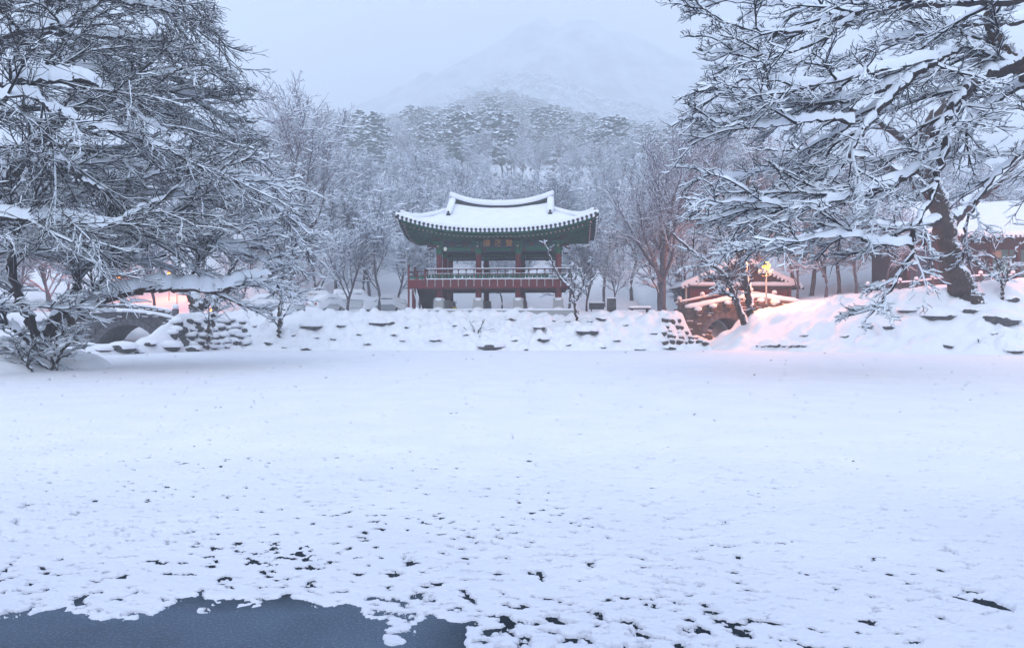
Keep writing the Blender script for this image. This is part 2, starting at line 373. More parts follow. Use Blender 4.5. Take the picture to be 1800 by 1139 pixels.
# ---------------------------------------------------------------- the frozen pond
ib = MB(); ib.add([(-90,-25,0),(90,-25,0),(90,60,0),(-90,60,0)], [(0,1,2,3)])
ib.build('ice', M['ice'], kind='structure', label='blue grey ice of the frozen pond')
EDGE_X = np.array([-400, 0, 30, 80, 120, 150, 200, 240, 275, 310, 350, 420, 480, 500, 530, 560, 600, 640, 665, 700, 740, 770, 800, 812, 830, 3000.])
EDGE_Y = np.array([1100, 1090, 1076, 1068, 1068, 1076, 1082, 1083, 1074, 1064, 1060, 1062, 1050, 1044, 1054, 1058, 1066, 1076, 1086, 1090, 1092, 1094, 1094, 1125, 1190, 1400.])
def snow_mask(X, Y):
    px = CX + FPX*X/Y; py = CY + FPX*CAM_H/Y
    wx = 16*fbm(X*2.2, Y*2.2, 4, 71); wy = 13*fbm(X*2.6, Y*2.6, 6, 77, .60)
    edge = np.interp(px + wx, EDGE_X, EDGE_Y)
    dm = (edge - py + wy)*Y*Y/(FPX*CAM_H)          # metres of snow in front of the bare sheet
    m = np.clip(dm*6, -1, 1)
    # islands left on the bare ice
    for (ix, iy, rx, ry) in ((697, 1103, 26, 9), (693, 1118, 18, 9), (722, 1113, 14, 5), (362, 1076, 13, 5), (700, 1127, 20, 6)):
        q = 1 - np.hypot((px-ix+.5*wx)/rx, (py-iy+.35*wy)/ry); m = np.maximum(m, q*1.4)
    # gaps of open ice in the thin snow
    n1 = fbm(X*6.4+1.8*Y, Y*8.2, 5, 81, .66) + .22*fbm(X*1.3, Y*1.3, 2, 83); n2 = fbm(X*.9, Y*.9, 3, 87)
    dens = np.interp(py, [600, 740, 820, 900, 980, 1050, 1140], [0, .12, .46, .68, .90, 1.14, 1.34])
    dens = dens*(1 - .42*sstep(1150, 1500, px)*(py < 2000)) + .14*n2*(dens > 0)
    thr = 1.12 - .62*dens
    g = (thr - n1)*2.6
    # the long crack at the right
    cx = (px-1672)/112; line = 1048 + 34*np.clip(cx, 0, 1)**1.3
    crack = np.where((cx > 0) & (cx < 1), (np.abs(py-line + .6*wy) - (1.2+5.5*np.sin(PI*np.clip(cx, 0, 1))*np.clip(cx,0,1)))*.12, 9)
    g = np.minimum(g, crack)
    m = np.minimum(m, g)
    return m, py
rowpy = np.concatenate([np.linspace(1330, 1140, 45)[:-1], np.linspace(1140, 745, 385)[:-1], np.linspace(745, 612, 75)])
rowY = FPX*CAM_H/(rowpy-CY)
u = np.linspace(-1, 1, 720)
YY = np.repeat(rowY[:, None], len(u), 1); XX = u[None, :]*(YY*.86+.6)
msk, py_ = snow_mask(XX, YY)
thick = .008 + .013*np.tanh(np.clip(msk, 0, 3)*1.6) + .02*sstep(800, 640, py_)
ZZ = np.where(msk > 0, .003+thick*np.clip(msk*5, 0, 1)**.6, np.maximum(-.06, msk*.12))
soft = np.clip(msk, 0, 1)
ZZ = ZZ + soft*(.006*fbm(XX*5, YY*5, 3, 91) + .0022*fbm(XX*17, YY*17, 3, 95) +   .022*fbm(XX*.35, YY*.5, 3, 97))
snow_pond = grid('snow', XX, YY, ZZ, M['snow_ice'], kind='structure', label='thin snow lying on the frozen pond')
sb = MB(); n_ = 24
for sgn in (-1, 1):      # the same snow sheet carried on to both sides, beyond the view
    sb.add([(sgn*4.2, 4.2, .02), (sgn*85, 4.2, .02), (sgn*85, 58, .03), (sgn*50.5, 58, .03)], [(0,1,2,3) if sgn > 0 else (3,2,1,0)])
sb.build('snow', M['snow_ice'], kind='structure', label='snow on the pond beyond both sides of the view')
# ---------------------------------------------------------------- tree machinery
rg = np.random.default_rng(11)
Zv = np.array((0, 0, 1.0))
def nrm(v): return v/np.maximum(1e-9, np.linalg.norm(v, axis=-1, keepdims=True))
def grow(Pt, D, L, R0, R1, K, wob, up, rg=rg):
    N = len(Pt); pts = np.empty((N, K, 3)); pts[:, 0] = Pt; d = nrm(D.copy()); p = Pt.copy()
    for k in range(1, K):
        d = nrm(d + wob*rg.normal(size=(N, 3)) + up*Zv); p = p + d*(L/(K-1))[:, None]; pts[:, k] = p
    t = np.linspace(0, 1, K)[None, :]
    return pts, R0[:, None]*(1-t) + R1[:, None]*t
def tang(pts):
    T = np.empty_like(pts); T[:, 1:-1] = pts[:, 2:]-pts[:, :-2]; T[:, 0] = pts[:, 1]-pts[:, 0]; T[:, -1] = pts[:, -1]-pts[:, -2]
    return nrm(T)
def kids(pts, rad, Mk, t0, t1, ang, angj, flat, rg=rg, alt=True, sd=1.6):
    N, K, _ = pts.shape; i = np.repeat(np.arange(N), Mk); j = np.tile(np.arange(Mk), N)
    t = t0 + (t1-t0)*(j+rg.random(N*Mk))/Mk; f = np.minimum(t*(K-1), K-1.001); a = f.astype(int); f = f-a
    pos = pts[i, a]*(1-f)[:, None] + pts[i, a+1]*f[:, None]; T = nrm(pts[i, a+1]-pts[i, a]); r = rad[i, a]*(1-f)+rad[i, a+1]*f
    pr = rg.normal(size=(N*Mk, 3))
    if alt:
        side = nrm(np.cross(T, Zv)+1e-4)*np.where((j+i) % 2 == 0, 1, -1)[:, None]; pr = side*sd + pr*.8
    pr[:, 2] *= flat; pr = pr - T*np.sum(pr*T, 1, keepdims=True); pr = nrm(pr)
    a_ = ang + angj*rg.normal(size=N*Mk)
    return pos, nrm(T*np.cos(a_)[:, None] + pr*np.sin(a_)[:, None]), r, t, i
def frames(pts):
    T = tang(pts); s = np.cross(T, Zv); s[..., 0] += 1e-3; s = nrm(s); u = np.cross(s, T); return T, s, u
def strip_faces(N, K, c, closed):
    idx = np.arange(N*K*c).reshape(N, K, c); e = c if closed else c-1
    a = idx[:, :-1, :e]; b = np.roll(idx, -1, 2)[:, :-1, :e]; d = idx[:, 1:, :e]; q = np.roll(idx, -1, 2)[:, 1:, :e]
    return np.stack([a, d, q, b], -1).reshape(-1, 4)
class Soup:
    def __init__(s): s.V = []; s.F = []; s.n = 0
    def add(s, V, F): s.V.append(V.reshape(-1, 3)); s.F.append(F+s.n); s.n += len(s.V[-1])
    def build(s, name, m, parent, smooth=True, off=None, **kw):
        V = np.concatenate(s.V); V = V-off if off is not None else V
        return obj_np(name, V, np.concatenate(s.F), m, parent, smooth=smooth, **kw)
def tube(S, pts, rad, n, rough=0.0):
    T, s, u = frames(pts); N, K, _ = pts.shape; a = np.arange(n)*2*PI/n
    rr = rad[:, :, None]*(1 + rough*rg.normal(size=(N, K, n)))
    V = pts[:, :, None] + rr[..., None]*(np.cos(a)[None, None, :, None]*s[:, :, None] + np.sin(a)[None, None, :, None]*u[:, :, None])
    S.add(V, strip_faces(N, K, n, True))
def twig(S, W, pts, rad, hs, bare=0.0, fat=1.25):
    """thin twig: dark underside in S, ridge of snow in W"""
    T, s, u = frames(pts); N, K, _ = pts.shape; r = rad[..., None]
    V = np.stack([pts-s*r, pts-u*r*1.7, pts+s*r], 2); S.add(V, strip_faces(N, K, 3, False))
    if W is None:
        V = np.stack([pts+s*r, pts+u*r, pts-s*r], 2); S.add(V, strip_faces(N, K, 3, False)); return
    hor = np.clip(1-np.abs(T[..., 2])**2.2, 0, 1); lump = np.clip(np.clip(.9+.35*rg.normal(size=(N, 1)), .35, 1.8)*(1+.18*rg.normal(size=(N, K))), .2, 2)
    off = np.where(rg.random((N, 1)) < bare, .12, 1.0)
    h = rad*.9 + hs*hor*lump*off; w = rad*1.08 + hs*.12*hor*lump*off
    h[:, -1] *= .5; w[:, -1] *= .6
    V = np.stack([pts+s*w[..., None], pts+Zv*h[..., None]+s*(w*.25)[..., None], pts-s*w[..., None]], 2)
    W.add(V, strip_faces(N, K, 3, False))
def capsnow(W, pts, rad, hs, n=6, rough=.12, steep=2.0):
    T, s, u = frames(pts); N, K, _ = pts.shape; a = np.linspace(-.12*PI, 1.12*PI, n)
    hor = np.clip(1-np.abs(T[..., 2])**steep, 0, 1)
    lump = np.clip(1+.22*np.cumsum(rg.normal(size=(N, K)), 1)/np.sqrt(np.arange(1, K+1)) + .18*rg.normal(size=(N, K)), .35, 1.7)
    hs = np.minimum(hs, rad*2.3+.025)
    h = rad*.35 + (hs*lump + rad*.25)*hor; w = rad*(.82+.20*hor) + .04*hs*hor*lump
    h[:, -1] *= .3; w[:, -1] *= .3
    q = 1+rough*rg.normal(size=(N, K, n))*.5
    V = pts[:, :, None] + s[:, :, None]*(np.cos(a)[None, None, :]*w[..., None]*q)[..., None] \
        + u[:, :, None]*(rad*.45)[..., None, None] + Zv*((np.maximum(np.sin(a), -.35)[None, None, :])*h[..., None]*q)[..., None]
    W.add(V, strip_faces(N, K, n, False))
def smooth_path(ctrl, K, wob=0.0):
    c = np.array(ctrl, float); n = len(c); c = np.vstack([2*c[0]-c[1], c, 2*c[-1]-c[-2]])
    t = np.linspace(0, n-1-1e-6, K); i = t.astype(int); f = (t-i)[:, None]
    p0, p1, p2, p3 = c[i], c[i+1], c[i+2], c[i+3]
    q = .5*((2*p1)+(-p0+p2)*f+(2*p0-5*p1+4*p2-p3)*f*f+(-p0+3*p1-3*p2+p3)*f**3)
    if wob:
        w = rg.normal(size=(K, 3)); w[0] = 0; w[:, 2] *= .8; q[:, :3] += wob*w
    return q

def bare_tree(name, label, seed, height=10., trunk_r=.16, limbs=9, fork=.28, spread=.75, snow=1.55, sub=7, twigs=8, mt=None, mb=None, lean=0., up=.10, twr=.016, bare=.1, group=None, cat='tree', nl=5, flat=.7):
    rg = np.random.default_rng(seed)
    root = thing(name, label, cat, group=group)
    S, W, B = Soup(), Soup(), Soup()
    tl = height*.95
    tp, tr = grow(np.zeros((1, 3)) - np.array((0, 0, .4)), np.array([[lean, 0, 1.]]), np.array([tl*.75]), np.array([trunk_r]), np.array([trunk_r*.30]), 12, .07, .05, rg)
    tr[:, 0] *= 1.35
    tube(B, tp, tr, 8, .06)
    # main limbs
    p, d, r, t, i = kids(tp, tr, limbs, fork, .98, .62*spread/.75, .13, .9, rg, alt=False)
    L = height*(.62-.30*t)*rg.uniform(.8, 1.15, len(t))
    lp, lr = grow(p, d, L, r*.62, np.full(len(t), .02), 9, .13, up, rg)
    tube(B, lp, lr, 5)
    if snow: capsnow(W, lp, lr, .07*snow, 4)
    p, d, r, t, i = kids(lp, lr, sub, .18, 1, .70, .15, flat, rg)
    L2 = L[i]*(.50-.25*t)*rg.uniform(.7, 1.2, len(t))
    bp, br = grow(p, d, L2, np.minimum(r*.7, .05), np.full(len(t), twr*.9), 6, .16, up*.6, rg)
    twig(S, W if snow else None, bp, br, .075*snow, bare)
    p, d, r, t, i = kids(bp, br, twigs, .12, 1, .72, .15, flat, rg)
    L3 = np.minimum(1.9, L2[i]*.6)*rg.uniform(.5, 1.2, len(t))
    wp, wr = grow(p, d, L3, np.full(len(t), twr), np.full(len(t), twr*.6), 4, .18, up*.4, rg)
    twig(S, W if snow else None, wp, wr, .05*snow, bare)
    if nl > 4:
        p, d, r, t, i = kids(wp, wr, 3, .2, 1, .75, .15, flat, rg)
        L4 = L3[i]*.55*rg.uniform(.5, 1.2, len(t))
        wp, wr = grow(p, d, L4, np.full(len(t), twr*.7), np.full(len(t), twr*.45), 3, .18, up*.3, rg)
        twig(S, W if snow else None, wp, wr, .04*snow, bare)
    B.build('trunk', mb or M['bark_far'], root)
    c = S.build('crown', mt or M['twig_brown'], root, smooth=False); c['kind'] = 'stuff'
    if snow:
        c = W.build('snow', M['snow_tree'], root); c['kind'] = 'stuff'
    return root
def pine_mesh(seed, height=11., clumps=70, wide=.30):
    """snow-laden pine: ragged needle clumps, each with its pad of snow"""
    rg = np.random.default_rng(seed); N, Wn = Soup(), Soup()
    z = height*(.28+.72*rg.random(clumps)**.85); zz = z/height; rmax = height*wide*np.clip(1-((zz-.62)/.44)**2, .04, 1)**.55*rg.uniform(.85, 1.25)
    a = rg.random(clumps)*2*PI; rr = rmax*np.sqrt(rg.random(clumps)); c = np.stack([rr*np.cos(a), rr*np.sin(a), z-.12*rr], -1)
    sz = height*.062*rg.uniform(.6, 1.35, clumps)*(1.25-.55*z/height)
    n = 8; th = np.arange(n)*2*PI/n
    rad = sz[:, None]*rg.uniform(.55, 1.3, (clumps, n)); dz = sz[:, None]*rg.uniform(-.38, .10, (clumps, n))
    ring = c[:, None] + np.stack([np.cos(th)[None]*rad, np.sin(th)[None]*rad, dz], -1)
    ring2 = c[:, None] + np.stack([np.cos(th+.3)[None]*rad*.55, np.sin(th+.3)[None]*rad*.55, sz[:, None]*rg.uniform(.12, .38, (clumps, n))], -1)
    bot = c[:, None] - np.array((0, 0, 1))*(sz*.55)[:, None, None]; top = c[:, None] + np.array((0, 0, 1))*(sz*.42)[:, None, None]
    i = np.arange(n)
    V = np.concatenate([ring, bot], 1); f = np.stack([i, (i+1) % n, np.full(n, n)], -1)
    N.add(V, (np.arange(clumps)[:, None, None]*(n+1) + f[None]).reshape(-1, 3))
    V = np.concatenate([ring*1.0, ring2, top], 1)
    f1 = np.stack([i, (i+1) % n, n+(i+1) % n], -1); f2 = np.stack([i, n+(i+1) % n, n+i], -1); f3 = np.stack([n+i, n+(i+1) % n, np.full(n, 2*n)], -1)
    f = np.concatenate([f1, f2, f3]); Fs = np.arange(clumps)[:, None, None]*(2*n+1) + f[None]
    # part of each clump's rim stays needle-green
    keep = rg.random((clumps, 3*n)) < np.concatenate([np.full(2*n, .76), np.full(n, .9)])[None]
    Wn.add(V, Fs[keep]); N.add(V, Fs[~keep])
    B = Soup(); tp = np.zeros((1, 6, 3)); tp[0, :, 2] = np.linspace(-.5, height*.95, 6); tp[0, 1:, :2] = rg.normal(size=(5, 2))*.12
    tube(B, tp, np.linspace(height*.018, .03, 6)[None], 6)
    return B, N, Wn
def pine_tree(name, label, seed, group, **k):
    root = thing(name, label, 'tree', group=group); B, N, Wn = pine_mesh(seed, **k)
    B.build('trunk', M['bark_far'], root)
    c = N.build('crown', M['needles'], root, smooth=False); c['kind'] = 'stuff'
    c = Wn.build('snow', M['snow_tree'], root, smooth=False); c['kind'] = 'stuff'
    return root
# ---------------------------------------------------------------- the pavilion
PAV = (-0.88, 57.2, 2.85); PRZ = math.radians(-4.5)
pav = thing('pavilion', 'two storey pavilion with red columns, green eaves and snow on its curved roof', 'pavilion', PAV, PRZ)
HX, HY, EZ = 7.8, 4.7, 6.3
def zlift(x, y): return 1.2*(np.abs(x)/HX*np.abs(y)/HY)**2.6
def zroof(x, y):
    x = np.asarray(x, float); y = np.asarray(y, float)
    tf = np.clip(np.abs(y)/HY, 0, 1); g = EZ + 2.6*(1-tf)**1.3 + (.5*np.minimum(1, np.abs(x)/4.25)**2 - .45)*(1-tf)
    s = EZ + .42*np.maximum(0, HX-np.abs(x))**1.1
    z = np.where(np.abs(x) > 4.3, np.minimum(g, s), g)
    return z + zlift(x, y)
# stone platform
pl = MB(); pl.box((-.3, 0, -.16), (13.4, 8.2, .5)); o = pl.build('platform', M['granite'], pav, bevel=.03)
pl = MB(); pl.box((-.3, 0, .165), (13.55, 8.35, .14)); pl.build('snow', M['snow'], o, bevel=.06)
COLS = [(x, y) for y in (-2.7, 0, 2.7) for x in (-4.77, -1.59, 1.59, 4.77) if not (y == 0 and abs(x) < 2)]
pedm = MB().box((0, 0, .55), (.88, .88, .98), taper=.86).mesh('pedestal', M['granite'])
pst = MB(); pst.ball((0, 0, 1.0), .46, 12, 8, .42); pst.ball((0, -.42, .1), .48, 12, 8, .62); pstm = pst.mesh('snow', M['snow'], True)
colm = MB().cyl((0,0,1.0), (0,0,2.5), .25, .24, 16).cyl((0,0,2.5), (0,0,4.62), .23, .22, 16).mesh('column', M['red'], False)
capm = MB().cyl((0,0,4.60), (0,0,5.30), .235, .235, 16).box((0,0,5.2), (.5,.5,.28)).mesh('column_head', M['green'])
for x, y in COLS:
    p = link(bpy.data.objects.new('pedestal', pedm), pav); p.location = (x, y, 0)
    if y < 0:
        q = link(bpy.data.objects.new('snow', pstm), p)
    q = link(bpy.data.objects.new('column', colm), pav); q.location = (x, y, 0)
    q = link(bpy.data.objects.new('column_head', capm), pav); q.location = (x, y, 0)
# upper floor
fl = MB().box((0, 0, 2.47), (11.0, 7.0, .12)); fl.build('floor', M['brown'], pav)
fs = MB().box((-.74, -3.53, 2.21), (12.75, .10, .72)); fs.build('fascia', M['red'], pav, bevel=.015)
fs = MB().box((0, 3.53, 2.21), (11.1, .10, .72)); fs.build('fascia', M['red'], pav)
for sx_ in (-1, 1): MB().box((sx_*5.53, .0, 2.21), (.1, 6.94, .715)).build('fascia', M['red'], pav)
for y in (-2.7, 0, 2.7): MB().box((0, y, 1.98), (10.9, .28, .42)).build('floor_beam', M['red_dark'], pav)
for x in (-4.77, -1.59, 1.59, 4.77): MB().box((x, 0, 1.96), (.26, 6.9, .36)).build('floor_beam', M['red_dark'], pav)
j = MB()
for k in range(22): j.box((-5.2+k*.495, 0, 2.30), (.12, 6.8, .2))
o = j.build('joist', M['brown'], pav); o['kind'] = 'stuff'
MB().box((0, -3.56, 2.60), (11.2, .22, .07)).build('snow', M['snow'], pav, bevel=.02)
# balustrade
top = M['red_dark']
def rail(x0, y0, x1, y1, z, r, name, m): MB().cyl((x0, y0, z), (x1, y1, z), r, r, 8).build(name, m, pav)
yF = -3.62
for (a, b, c, d_) in ((-5.6, yF, 5.65, yF), (5.62, yF, 5.62, 3.6), (-5.6, 3.6, 5.62, 3.6)):
    rail(a, b, c, d_, 3.36, .045, 'top_rail', top); rail(a, b, c, d_, 2.98, .04, 'middle_rail', top)
    L = Vector((c-a, d_-b, 0)); mid = ((a+c)/2, (b+d_)/2)
    s_ = MB(); s_.box((mid[0], mid[1], 3.42), (abs(L.x)+.08, abs(L.y)+.08, .055)); s_.build('snow', M['snow'], pav, bevel=.015)
    s_ = MB(); s_.box((mid[0], mid[1]-.0, 3.03), (abs(L.x)*.98+.05, abs(L.y)*.98+.05, .03)); s_.build('snow', M['snow'], pav)
bal = MB().box((0, .03, 2.80), (.085, .07, .40)).box((0, 0, 3.17), (.06, .06, .34)).box((0, 0, 3.30), (.16, .05, .06)).box((-.055, 0, 3.27), (.05, .045, .05), ry=.7).box((.055, 0, 3.27), (.05, .045, .05), ry=-.7)
balm = bal.mesh('baluster', M['red_dark'])
strap = MB().box((0, -.02, 2.28), (.055, .05, .56)).box((0, -.045, 2.50), (.11, .04, .05)).box((0, -.045, 2.08), (.08, .04, .04)); strapm = strap.mesh('strap', M['granite'])
panm = MB().box((0, .03, 2.79), (.17, .035, .25)).mesh('lotus_panel', M['green'])
n = 18
for k in range(n+1):
    x = -5.55 + k*11.15/n
    for y in (yF, 3.6):
        b_ = link(bpy.data.objects.new('baluster', balm), pav); b_.location = (x, y, 0)
    s_ = link(bpy.data.objects.new('strap', strapm), pav); s_.location = (x, yF, 0)
    for s in (-.16, .16):
        if 0 < k or s > 0:
            s_ = link(bpy.data.objects.new('lotus_panel', panm), pav); s_.location = (x+s, yF, 0)
for k in range(1, 12):
    b_ = link(bpy.data.objects.new('baluster', balm), pav); b_.location = (5.62, yF+k*.602, 0)
# stair landing at the left end
MB().box((-6.35, -2.35, 2.44), (1.5, 2.35, .14)).build('landing', M['brown'], pav)
MB().box((-7.06, -2.35, 2.21), (.1, 2.3, .72)).build('fascia', M['red'], pav)
MB().box((-6.35, -3.42, 2.55), (1.45, .28, .06)).build('snow', M['snow'], pav, bevel=.02)
for (x, y, h) in ((-7.08, -3.5, 3.62), (-7.08, -1.25, 3.62), (-5.75, -3.5, 3.3), (-6.4, -3.5, 3.15)):
    z0 = -.25 if x < -7 else 2.5
    MB().box((x, y, (z0+h)/2), (.13, .13, h-z0)).build('stair_post', M['red'], pav)
    MB().box((x, y, h+.06), (.17, .17, .12)).build('finial', M['red_dark'], pav)
MB().box((-6.78, -3.3, 1.0), (.13, .13, 2.5)).build('stair_post', M['red'], pav)
MB().box((-6.92, -3.42, 1.0), (.045, .05, 2.4)).build('snow', M['snow'], pav)
MB().cyl((-7.08, -3.5, 3.2), (-5.6, -3.5, 3.2), .04).build('top_rail', top, pav); MB().cyl((-7.08, -3.5, 2.85), (-5.6, -3.5, 2.85), .035).build('middle_rail', top, pav)
MB().box((-6.35, -3.47, 2.72), (1.3, .03, .18)).build('lotus_panel', M['green'], pav)
MB().cyl((-7.08, -3.5, 3.2), (-7.08, -1.25, 3.2), .04).build('top_rail', top, pav)
st = MB()
for s in (-1, 1): st.box((-5.95+s*.80, -.35, 1.13), (.09, 4.3, .46), rx=-.60)
st.build('stair_stringer', M['red_dark'], pav)
for k in range(11):
    MB().box((-5.95, -1.95+k*.32, 2.22-k*.215), (1.52, .34, .05)).build('stair_tread', M['brown'], pav)
    MB().box((-5.95, -2.10+k*.32, 2.10-k*.215), (1.50, .03, .26)).build('stair_riser', M['brown'], pav)
MB().cyl((-6.76, -3.36, 1.85), (-6.45, -2.2, .0), .05).build('snow', M['snow'], pav)
# painted beams and brackets
def beam(x0, x1, y, z, h, w, m, name): MB().box(((x0+x1)/2, y, z), (x1-x0, w, h)).build(name, m, pav)
for y in (-2.7, 2.7):
    for i in range(3):
        xa = -4.77+3.18*i; xb = xa+3.18
        beam(xa+.25, xb-.25, y, 5.02, .26, .22, M['green'], 'lintel')
        beam(xa+.25, xb-.25, y, 4.86, .07, .25, M['teal'], 'lintel_edge')
        beam(xa+.25, xb-.25, y, 5.30, .28, .18, M['teal'], 'upper_lintel')
        yy = y-.12 if y < 0 else y+.12
        for f in (.16, .84):
            beam(xa+3.18*f-.09, xa+3.18*f+.09, yy, 5.02, .27, .03, M['red'], 'painted_band')
            beam(xa+3.18*f+.13, xa+3.18*f+.17, yy, 5.02, .27, .03, M['teal'], 'painted_band')
        for f in (.33, .67):
            beam(xa+3.18*f-.17, xa+3.18*f+.17, yy, 5.35, .34, .06, M['red_dark'], 'bracket_block')
            beam(xa+3.18*f-.12, xa+3.18*f+.12, yy-.03*np.sign(-y), 5.20, .08, .05, M['green'], 'bracket_block')
        for f in (.25, .5, .75): beam(xa+3.18*f-.22, xa+3.18*f+.22, yy, 5.30, .07, .05, M['green'], 'bracket_arm')
for x in (-4.77, 4.77):
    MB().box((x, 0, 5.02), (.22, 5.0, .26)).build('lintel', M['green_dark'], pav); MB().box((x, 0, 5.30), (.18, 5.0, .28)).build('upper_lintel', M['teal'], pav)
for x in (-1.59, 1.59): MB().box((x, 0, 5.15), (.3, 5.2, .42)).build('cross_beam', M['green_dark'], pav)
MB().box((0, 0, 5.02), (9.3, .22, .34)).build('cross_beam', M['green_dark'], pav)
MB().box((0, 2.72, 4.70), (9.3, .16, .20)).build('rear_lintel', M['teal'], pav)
for x in (-4.77, -1.59, 1.59, 4.77):
    b_ = MB()
    for k in range(3):
        b_.box((x, -2.95-.16*k, 5.12+.17*k), (.16, .62+.1*k, .11)); b_.box((x, -2.9-.2*k, 5.20+.17*k), (.62+.14*k, .12, .09))
    b_.build('bracket_cluster', M['green'], pav)
    b_ = MB(); b_.box((x, -3.32, 5.22), (.10, .34, .09), rx=.3); b_.build('bracket_tongue', M['pink'], pav)
for s in (-1, 1):
    b_ = MB(); b_.box((s*5.2, -3.1, 5.25), (.95, .16, .18), rz=s*-.7); b_.box((s*5.5, -2.5, 5.1), (.5, .12, .12), ry=s*.3); b_.build('corner_bracket', M['red_dark'], pav)
MB().box((0, -2.6, 5.62), (10.2, .3, .3)).build('purlin', M['green_dark'], pav); MB().box((0, 2.6, 5.62), (10.2, .3, .3)).build('purlin', M['green_dark'], pav)
for s in (-1, 1): MB().box((s*4.8, 0, 5.6), (.3, 5.4, .3)).build('purlin', M['green_dark'], pav)
# name board
nb = MB().box((-.02, -3.12, 5.42), (2.75, .07, .66), rx=-.12).build('name_board', M['navy'], pav)
MB().box((-.02, -3.17, 5.10), (2.95, .06, .05)).build('board_frame', M['teal'], nb)
for ch, x in (('樓', -.88), ('溪', 0.02), ('雙', .90)):
    cu = bpy.data.curves.new('character', 'FONT'); cu.body = ch; cu.size = .60; cu.align_x = 'CENTER'; cu.align_y = 'CENTER'; cu.extrude = .008; cu.offset = .006
    cu.materials.append(M['gold']); o = link(bpy.data.objects.new('character', cu), nb)
    bpy.context.view_layer.update(); me_ = bpy.data.meshes.new_from_object(o.evaluated_get(bpy.context.evaluated_depsgraph_get())); bpy.data.objects.remove(o)
    o = link(bpy.data.objects.new('character', me_), nb); o.rotation_euler = (math.radians(90)-.12, 0, 0); o.location = (x, -3.175, 5.42)
# soffit, rafters, eaves
rafters, ends, fly, flye = MB(), MB(), MB(), MB()
def edge_pts():
    for x in np.arange(-7.5, 7.51, .345): yield (x, -HY), (0, -1), (np.clip(x*.68, -4.9, 4.9), -2.6)
    for x in np.arange(-7.5, 7.51, .345): yield (x, HY), (0, 1), (np.clip(x*.68, -4.9, 4.9), 2.6)
    for y in np.arange(-4.4, 4.41, .345):
        for s in (-1, 1): yield (s*HX, y), (s, 0), (s*4.8, np.clip(y*.6, -2.6, 2.6))
for (ex, ey), (nx, ny), (ix, iy) in edge_pts():
    zt = EZ + float(zlift(ex, ey))
    a = Vector((ix, iy, 5.86)); q = Vector((ex, ey, 0)); q2 = Vector((ex-nx*.55, ey-ny*.55, zt-.46)); q2.x = ix+(q2.x-ix); 
    rafters.cyl(a, q2, .055, .06, 6, False); dirn = (q2-a).normalized()
    ends.cyl(q2-dirn*.01, q2+dirn*.02, .068, .068, 8)
    f0 = a.lerp(q2, .62)+Vector((0, 0, .13)); f1 = Vector((ex-nx*.12, ey-ny*.12, zt-.20)); fly.cyl(f0, f1, .045, .045, 4, False)
o = rafters.build('rafter', M['green_mid'], pav); o['kind'] = 'stuff'
o = ends.build('rafter_end', M['pink'], pav); o['kind'] = 'stuff'
o = fly.build('flying_rafter', M['teal'], pav); o['kind'] = 'stuff'
def ringstrip(name, fo, fi, m, n=80):
    V = []; F = []
    per = [(x, -HY) for x in np.linspace(-HX, HX, n)] + [(HX, y) for y in np.linspace(-HY, HY, n//2)[1:]] + [(x, HY) for x in np.linspace(HX, -HX, n)[1:]] + [(-HX, y) for y in np.linspace(HY, -HY, n//2)[1:-1]]
    for (x, y) in per: V.append(fo(x, y)); V.append(fi(x, y))
    k = len(per); F = [(2*i, 2*((i+1) % k), 2*((i+1) % k)+1, 2*i+1) for i in range(k)]
    return obj_np(name, V, F, m, pav)
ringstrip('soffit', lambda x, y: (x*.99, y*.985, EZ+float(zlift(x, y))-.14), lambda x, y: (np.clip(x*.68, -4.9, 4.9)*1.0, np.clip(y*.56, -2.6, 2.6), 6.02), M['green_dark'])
for dz, h, sc_, m_, nm in ((-.30, .13, .985, 'green', 'eave_board'), (-.16, .10, .995, 'teal', 'eave_board'), (-.50, .07, .945, 'green', 'eave_board')):
    ringstrip(nm, lambda x, y: (x*sc_, y*(sc_-.01), EZ+float(zlift(x, y))+dz), lambda x, y: (x*sc_, y*(sc_-.01), EZ+float(zlift(x, y))+dz+h), M[m_])
ringstrip('tile_edge', lambda x, y: (x, y, EZ+float(zlift(x, y))-.07), lambda x, y: (x, y, EZ+float(zlift(x, y))+.10), M['tile'])
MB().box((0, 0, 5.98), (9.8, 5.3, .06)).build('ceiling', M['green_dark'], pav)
# roof shell and its snow
xs = np.concatenate([np.linspace(-HX, -4.31, 22), np.linspace(-4.29, 4.29, 40), np.linspace(4.31, HX, 22)]); ys = np.concatenate([np.linspace(-HY, -HY+.3, 6)[:-1], np.linspace(-HY+.3, HY-.3, 46), np.linspace(HY-.3, HY, 6)[1:]])
xs = np.sort(np.concatenate([xs, [-HX+.03, -HX+.08, HX-.08, HX-.03]])); ys = np.sort(np.concatenate([ys, [-HY+.03, HY-.03]]))
Xg, Yg = np.meshgrid(xs, ys); Zg = zroof(Xg, Yg)
o = grid('roof', Xg, Yg, Zg+.05, M['tile'], parent=pav)
e = np.minimum(HX-np.abs(Xg), HY-np.abs(Yg)); th = .10 + .30*np.sqrt(np.clip(1-(1-np.clip(e/.16, 0, 1))**2, 0, 1)) + .03*fbm(Xg*.7, Yg*.7, 3, 5)*np.clip(e*3, 0, 1)
e0 = (e < 1e-6)
Zs = Zg + th; Zs = np.where(e0, Zg+.03, Zs); ov = 1 + .0*Xg
sn = grid('snow', Xg*(1+.008*(e < .1)), Yg*(1+.012*(e < .1)), Zs, M['snow'], parent=o)
